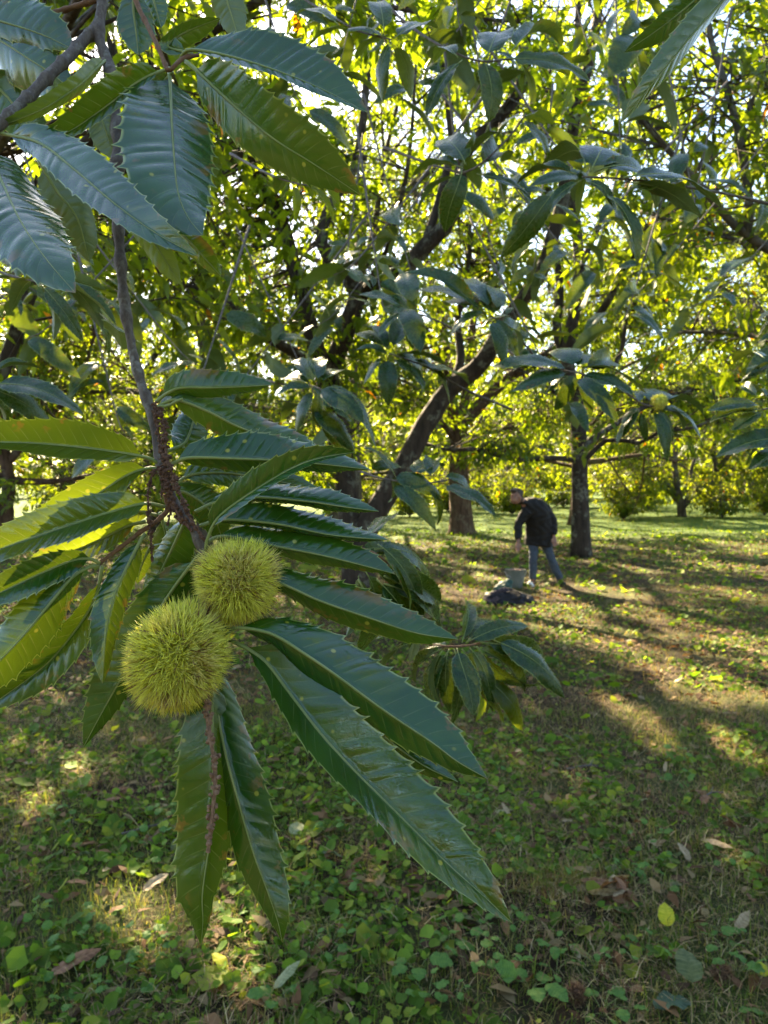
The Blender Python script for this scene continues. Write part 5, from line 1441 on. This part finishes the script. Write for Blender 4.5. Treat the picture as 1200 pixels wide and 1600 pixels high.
# fallen sticks
for i, (a, b_, lab) in enumerate([((885, 1203), (960, 1201), 'thin pale stick lying in the grass before the clearing'), ((1092, 1262), (1130, 1246), 'short crooked stick on the dry patch'), ((190, 1310), (300, 1296), 'thin grey stick in the shaded herbs')]):
    p, q = G(*a), G(*b_)
    s_ = empty('stick', p); tag(s_, lab, 'stick', 'sticks on the ground')
    twig_obj(s_, [p + [0, 0, .03], (p + q) / 2 + np.array([0, .01, .045]), q + [0, 0, .03]], .006, .003, 'twig', 'stem', n=16, nodes=3)
    twig_obj(s_, [(p + q) / 2 + np.array([0, .01, .045]), (p + q) / 2 + np.array([.03, .05, .06])], .003, .002, 'twig', 'side_shoot', n=8)
# ------------------------------------------------------------------ the picker
def loft(acc, secs, k=14):
    """secs: (centre, radius across a, radius b); a runs along x, sections follow the path"""
    c = np.array([s[0] for s in secs], float)
    n = max(10, len(secs) * 5)
    full = spline(np.hstack([c, np.array([[s[1], s[2]] for s in secs])]), n)
    v, q, t = tube(full[:, :3], 1.0, k)
    ctr = np.repeat(full[:, :3], k, 0)
    T, U, W = frames(full[:, :3])
    d = v[:n * k] - ctr
    # ellipse: a along the horizontal side direction, b along the other
    side = unit(np.cross(T, np.array([0, 1.0, 0])))
    oth = np.cross(T, side)
    S = np.repeat(side, k, 0); O = np.repeat(oth, k, 0)
    a_ = np.repeat(full[:, 3], k); b_ = np.repeat(full[:, 4], k)
    vv = ctr + S * (np.sum(d * S, 1) * a_)[:, None] + O * (np.sum(d * O, 1) * b_)[:, None]
    v[:n * k] = vv
    acc.add(v, q, t)

def ball(acc, c, r, k=12):
    th = np.linspace(0, math.pi, k + 1); ph = np.linspace(0, 2 * math.pi, 2 * k, endpoint=False)
    V = np.array([[math.sin(a) * math.cos(b), math.sin(a) * math.sin(b), math.cos(a)] for a in th for b in ph]) * np.array(r) + np.array(c)
    m = 2 * k
    Q = [[i * m + j, (i + 1) * m + j, (i + 1) * m + (j + 1) % m, i * m + (j + 1) % m] for i in range(k) for j in range(m)]
    acc.add(V, Q)

def fused(name, acc, mat, parent, vox=.012, smooth_it=4, wrinkle=None):
    me = acc.mesh(name)
    o = bpy.data.objects.new(name, me); col.objects.link(o)
    md = o.modifiers.new('fuse', 'REMESH'); md.mode = 'VOXEL'; md.voxel_size = vox; md.use_smooth_shade = True
    ms = o.modifiers.new('soften', 'SMOOTH'); ms.iterations = smooth_it; ms.factor = .5
    dg = bpy.context.evaluated_depsgraph_get()
    m2 = bpy.data.meshes.new_from_object(o.evaluated_get(dg))
    bpy.data.objects.remove(o)
    if wrinkle:
        n = len(m2.vertices); co = np.zeros(n * 3); no = np.zeros(n * 3)
        m2.vertices.foreach_get('co', co); m2.vertices.foreach_get('normal', no)
        co = co.reshape(-1, 3); no = no.reshape(-1, 3)
        f, a = wrinkle
        h = np.sin(co[:, 0] * f + 2.5 * np.sin(co[:, 2] * f * .7) + co[:, 1] * f * .6) * np.sin(co[:, 2] * f * .8 + co[:, 0] * f * .5 + 1)
        co += no * (h * a)[:, None]
        m2.vertices.foreach_set('co', co.ravel()); m2.update()
    m2.polygons.foreach_set('use_smooth', np.ones(len(m2.polygons), bool))
    m2.name = name
    m2.materials.clear(); m2.materials.append(mat)
    o2 = bpy.data.objects.new(name, m2)
    return link(o2, parent)

skin = plain_material('skin', (.22, .105, .07), (.29, .15, .10), 14, .5, .1, .004)
M['jacket'] = plain_material('jacket_cloth', (.006, .005, .005), (.014, .011, .010), 20, .75, .4, .01)
M['jeans'] = plain_material('jeans_denim', (.035, .048, .07), (.06, .075, .10), 40, .85, .3, .004)
M['boots'] = plain_material('boot_leather', (.014, .013, .014), (.03, .026, .024), 30, .5, .3, .004)
M['hair'] = plain_material('hair', (.03, .02, .014), (.075, .05, .035), 90, .6, .6, .006)
dP = 12.1
pp = np.array([(838 - 600) / F * dP, dP, 0.0]); pp[2] = ground_z(pp[0], pp[1])
V3 = lambda x, y, z: np.array([x, y, z])
# joints (x right, y away from the camera, z up): bowed, looking down to the ground at his right hand
head = V3(-.355, -.30, 1.385); neck = V3(-.235, -.20, 1.30); chest = V3(-.02, -.06, 1.15); hip = V3(.09, .10, .80)
shL, shR = V3(-.19, -.18, 1.16), V3(.15, .0, 1.19)
elL, elR = V3(-.30, -.18, .95), V3(.27, .05, .98)
haL, haR = V3(-.325, -.30, .70), V3(.27, -.03, .76)
hpL, hpR = V3(-.02, .08, .78), V3(.14, .10, .78)
knL, knR = V3(-.04, .0, .44), V3(.24, .06, .44)
anL, anR = V3(-.04, .03, .085), V3(.40, .12, .085)
a = Acc()
loft(a, [(hip + V3(0, 0, -.06), .14, .10), (hip + V3(0, -.02, .08), .145, .10), (chest * .5 + hip * .5, .14, .10), (chest, .155, .11), (neck * .45 + chest * .55, .12, .085), (neck, .055, .055), (neck * .5 + head * .5, .052, .055)])
ball(a, head, (.085, .09, .115))
ball(a, head + V3(-.028, -.035, -.045), (.062, .065, .07))      # jaw
ball(a, head + V3(-.078, -.062, -.012), (.016, .014, .026))     # nose
ball(a, head + V3(-.062, -.068, -.066), (.024, .018, .010))     # mouth
ball(a, head + V3(-.066, -.06, .022), (.026, .03, .014))        # brow
ball(a, head + V3(.03, -.085, -.01), (.018, .012, .032))        # ear
for s, e, h, wv in ((shL, elL, haL, -1), (shR, elR, haR, 1)):
    loft(a, [(s, .05, .05), (s * .5 + e * .5, .047, .047), (e, .04, .04), (e * .45 + h * .55, .037, .037), (h, .026, .022)], 10)
    d = unit(h - e)
    out = V3(wv, 0, 0)
    loft(a, [(h, .026, .02), (h + d * .05, .042, .018), (h + d * .09, .04, .016)], 10)          # palm
    for i, (o_, L) in enumerate([(-.028, .068), (-.009, .08), (.010, .075), (.028, .058)]):      # fingers
        b0 = h + d * .085 + V3(o_, 0, 0)
        loft(a, [(b0, .0095, .0095), (b0 + d * L * .5 + V3(0, -.008, 0), .009, .009), (b0 + d * L * .9 + V3(0, -.028, 0), .007, .007)], 8)
    t0 = h + d * .025 + V3(.03 * -wv, -.01, 0)
    loft(a, [(t0, .011, .011), (t0 + d * .035 + V3(.018 * -wv, -.015, 0), .010, .010), (t0 + d * .062 + V3(.02 * -wv, -.028, 0), .008, .008)], 8)
for h_, k_, n_a in ((hpL, knL, anL), (hpR, knR, anR)):
    loft(a, [(h_, .085, .085), (h_ * .5 + k_ * .5, .07, .07), (k_, .052, .055), (k_ * .55 + n_a * .45, .05, .055), (n_a, .036, .038), (n_a + V3(0, 0, -.05), .035, .04)], 10)
person = fused('person', a, skin, None, .009, 3)
person.location = pp; person.scale = (1.03, 1.03, 1.03)
tag(person, 'man in dark jacket and jeans stooping over the ground beside a bucket', 'person')
# eyes
for ex in (-.074, -.035):
    e_ = Acc(); ball(e_, head + V3(ex, -.083 if ex > -.05 else -.062, .002), (.008, .006, .006), 6)
    obj('eye', e_.mesh('eye'), M['hair'], person)
# hair
a = Acc()
ball(a, head + V3(.012, .012, .028), (.092, .094, .102)); ball(a, head + V3(.05, .02, -.03), (.055, .07, .075))
ball(a, head + V3(-.05, -.03, .085), (.05, .06, .035))
fused('hair', a, M['hair'], person, .010, 2, (70, .004))
# jacket with sleeves and hem
a = Acc()
loft(a, [(hip + V3(-.04, -.02, -.19), .215, .15), (hip + V3(-.03, -.02, -.05), .215, .155), (hip * .55 + chest * .45, .20, .155), (chest + V3(0, .02, 0), .205, .16), (chest * .55 + neck * .45 + V3(.02, .02, 0), .165, .125), (neck + V3(.02, .02, -.02), .085, .085)], 18)
loft(a, [(shL + V3(.02, 0, 0), .085, .085), (shL * .5 + elL * .5, .075, .075), (elL, .066, .068), (elL * .5 + haL * .5, .058, .06), (haL * .86 + elL * .14, .05, .05)], 12)
loft(a, [(shR + V3(-.02, 0, 0), .088, .085), (shR * .5 + elR * .5, .078, .078), (elR, .068, .068), (elR * .5 + haR * .5, .06, .06), (haR * .86 + elR * .14, .052, .052)], 12)
ball(a, V3(.01, .03, 1.20), (.18, .14, .14))
loft(a, [(neck + V3(-.01, .0, -.04), .09, .09), (neck + V3(.0, .01, .02), .075, .075)], 14)
jk = fused('jacket', a, M['jacket'], person, .014, 3, (30, .007))
a = Acc()
for h_, k_, n_a in ((hpL, knL, anL), (hpR, knR, anR)):
    loft(a, [(h_ + V3(0, 0, .02), .10, .105), (h_ * .5 + k_ * .5, .082, .085), (k_, .066, .07), (k_ * .5 + n_a * .5, .063, .068), (n_a + V3(0, 0, .03), .056, .06)], 12)
loft(a, [(hip + V3(0, 0, -.06), .15, .12), (hip + V3(0, 0, .10), .155, .12)], 14)
fused('jeans', a, M['jeans'], person, .012, 3, (42, .006))
for n_a, tx, ty in ((anL, -.13, -.13), (anR, .02, -.17)):
    a = Acc()
    loft(a, [(n_a + V3(0, .03, .06), .055, .06), (n_a + V3(0, .02, -.02), .05, .06)], 12)
    d = unit(V3(tx, ty, 0))
    loft(a, [(n_a + V3(0, .05, -.04) - d * .0, .045, .05), (n_a + d * .09 + V3(0, 0, -.045), .046, .046), (n_a + d * .17 + V3(0, 0, -.055), .04, .034)], 12)
    fused('shoe', a, M['boots'], person, .011, 2)

# ------------------------------------------------------------------ bucket, bag and scraps on the ground
M['bucket'] = plain_material('bucket_plastic', (.10, .105, .088), (.14, .142, .12), 12, .45, .1, .004, .4)
M['steel'] = plain_material('bucket_wire', (.3, .3, .3), (.4, .4, .4), 20, .4, .1, .002)
bp_ = G(806, 921); bp_ = np.array([(806 - 600) / F * 11.9, 11.9, 0]); bp_[2] = ground_z(bp_[0], bp_[1])
bk = empty('bucket', bp_); tag(bk, 'grey-green plastic bucket of picked chestnuts at the man\'s feet', 'bucket')
prof = [(0.0, .004), (.118, .004), (.122, .012), (.148, .27), (.158, .272), (.160, .288), (.150, .29), (.144, .27), (.120, .03), (0, .028)]
k = 32
an = np.arange(k) / k * 2 * math.pi
V = np.array([[r * math.cos(t), r * math.sin(t), z] for r, z in prof for t in an])
Q = [[i * k + j, i * k + (j + 1) % k, (i + 1) * k + (j + 1) % k, (i + 1) * k + j] for i in range(len(prof) - 1) for j in range(k)]
obj('shell', mesh_np('shell', V, Q, smooth=False), M['bucket'], bk)
ha = np.linspace(0, math.pi, 20)
v, q, t = tube(np.stack([.165 * np.cos(ha), -.10 * np.sin(ha) - .02, .262 - .10 * np.sin(ha)], 1), .004, 6)
obj('handle', mesh_np('handle', v, q, t), M['steel'], bk)
for s in (-1, 1):
    a = Acc(); ball(a, (s * .158, -.005, .262), (.012, .016, .016), 6)
    obj('handle_lug', a.mesh('handle_lug'), M['bucket'], bk)
M['nut'] = plain_material('chestnut_shell', (.16, .06, .03), (.30, .16, .11), 20, .4, .1, .003, .5)
for i in range(26):
    r = .115 * math.sqrt((i + .5) / 26); t_ = i * 2.4
    a = Acc(); ball(a, (0, 0, 0), (.022, .022, .017), 5)
    if i == 0: nut_me = a.mesh('chestnut'); nut_me.materials.append(M['nut'])
    o = bpy.data.objects.new('chestnut', nut_me); link(o)
    o.location = (bp_[0] + r * math.cos(t_), bp_[1] + r * math.sin(t_), bp_[2] + .262 + .02 * (1 - r / .115)); o.rotation_euler = (i, i * 2, i * 3)
    tag(o, 'glossy brown chestnut heaped in the grey-green bucket', 'chestnut', 'chestnuts in the bucket')
# fill below the heap
a = Acc(); v, q, t = tube(np.array([[0, 0, .03], [0, 0, .25]]), .118, 20); a.add(v, q, t)
bag_m = plain_material('bag_cloth', (.006, .005, .007), (.016, .012, .017), 16, .6, .6, .012)
lin_m = plain_material('bag_lining', (.035, .024, .029), (.07, .05, .056), 20, .8, .5, .01)
gp = np.array([(793 - 600) / F * 10.25, 10.25, 0]); gp[2] = ground_z(gp[0], gp[1])
a = Acc()
ball(a, (.02, 0, .11), (.24, .16, .12)); ball(a, (.19, .02, .085), (.15, .12, .09)); ball(a, (-.13, -.02, .12), (.16, .13, .10)); ball(a, (.0, .05, .17), (.15, .10, .085)); ball(a, (-.02, -.1, .05), (.26, .1, .05))
loft(a, [(V3(.2, -.06, .08), .05, .05), (V3(.30, -.08, .05), .05, .045), (V3(.34, -.04, .03), .03, .03)])
bag = fused('bag', a, bag_m, None, .013, 2, (34, .016))
bag.location = gp; bag.scale = (1.08, 1.0, .85)
tag(bag, 'slumped dark bag lying in front of the bucket', 'bag')
a = Acc()
loft(a, [(V3(-.25, -.06, .05), .05, .06), (V3(-.2, -.08, .13), .06, .05), (V3(-.1, -.06, .205), .06, .035), (V3(.02, .0, .235), .05, .03)])
loft(a, [(V3(-.22, -.12, .04), .05, .05), (V3(-.15, -.13, .1), .045, .04), (V3(-.12, -.1, .17), .03, .03)])
fused('lining', a, lin_m, bag, .011, 2, (60, .012))
a = Acc()
hs = np.linspace(0, math.pi, 18)
v, q, t = tube(np.stack([.06 + .10 * np.cos(hs), -.09 - .02 * np.sin(hs), .17 + .06 * np.sin(hs)], 1), .009, 6); a.add(v, q, t)
obj('strap', a.mesh('strap'), bag_m, bag)
gm = plain_material('green_sack', (.02, .05, .04), (.045, .09, .07), 16, .6, .6, .01)
sp_ = np.array([(788 - 600) / F * 11.3, 11.3, 0]); sp_[2] = ground_z(sp_[0], sp_[1])
a = Acc(); ball(a, (0, 0, .09), (.12, .1, .1)); ball(a, (.06, .02, .15), (.08, .07, .06)); ball(a, (-.06, -.02, .06), (.1, .09, .06))
sk_ = fused('sack', a, gm, None, .013, 2, (36, .014)); sk_.location = sp_
tag(sk_, 'small dark green sack between the bucket and the slumped bag', 'sack')
wm = plain_material('white_cap', (.6, .6, .58), (.75, .75, .73), 20, .6, .3, .006)
wp = np.array([(829 - 600) / F * 11.95, 11.95, 0]); wp[2] = ground_z(wp[0], wp[1])
a = Acc(); ball(a, (0, 0, .05), (.045, .04, .05), 8); ball(a, (.02, 0, .03), (.05, .045, .03), 8)
wo = fused('paper_scrap', a, wm, None, .008, 1, (80, .008)); wo.location = wp
tag(wo, 'crumpled white scrap lying beside the man\'s boot', 'paper')
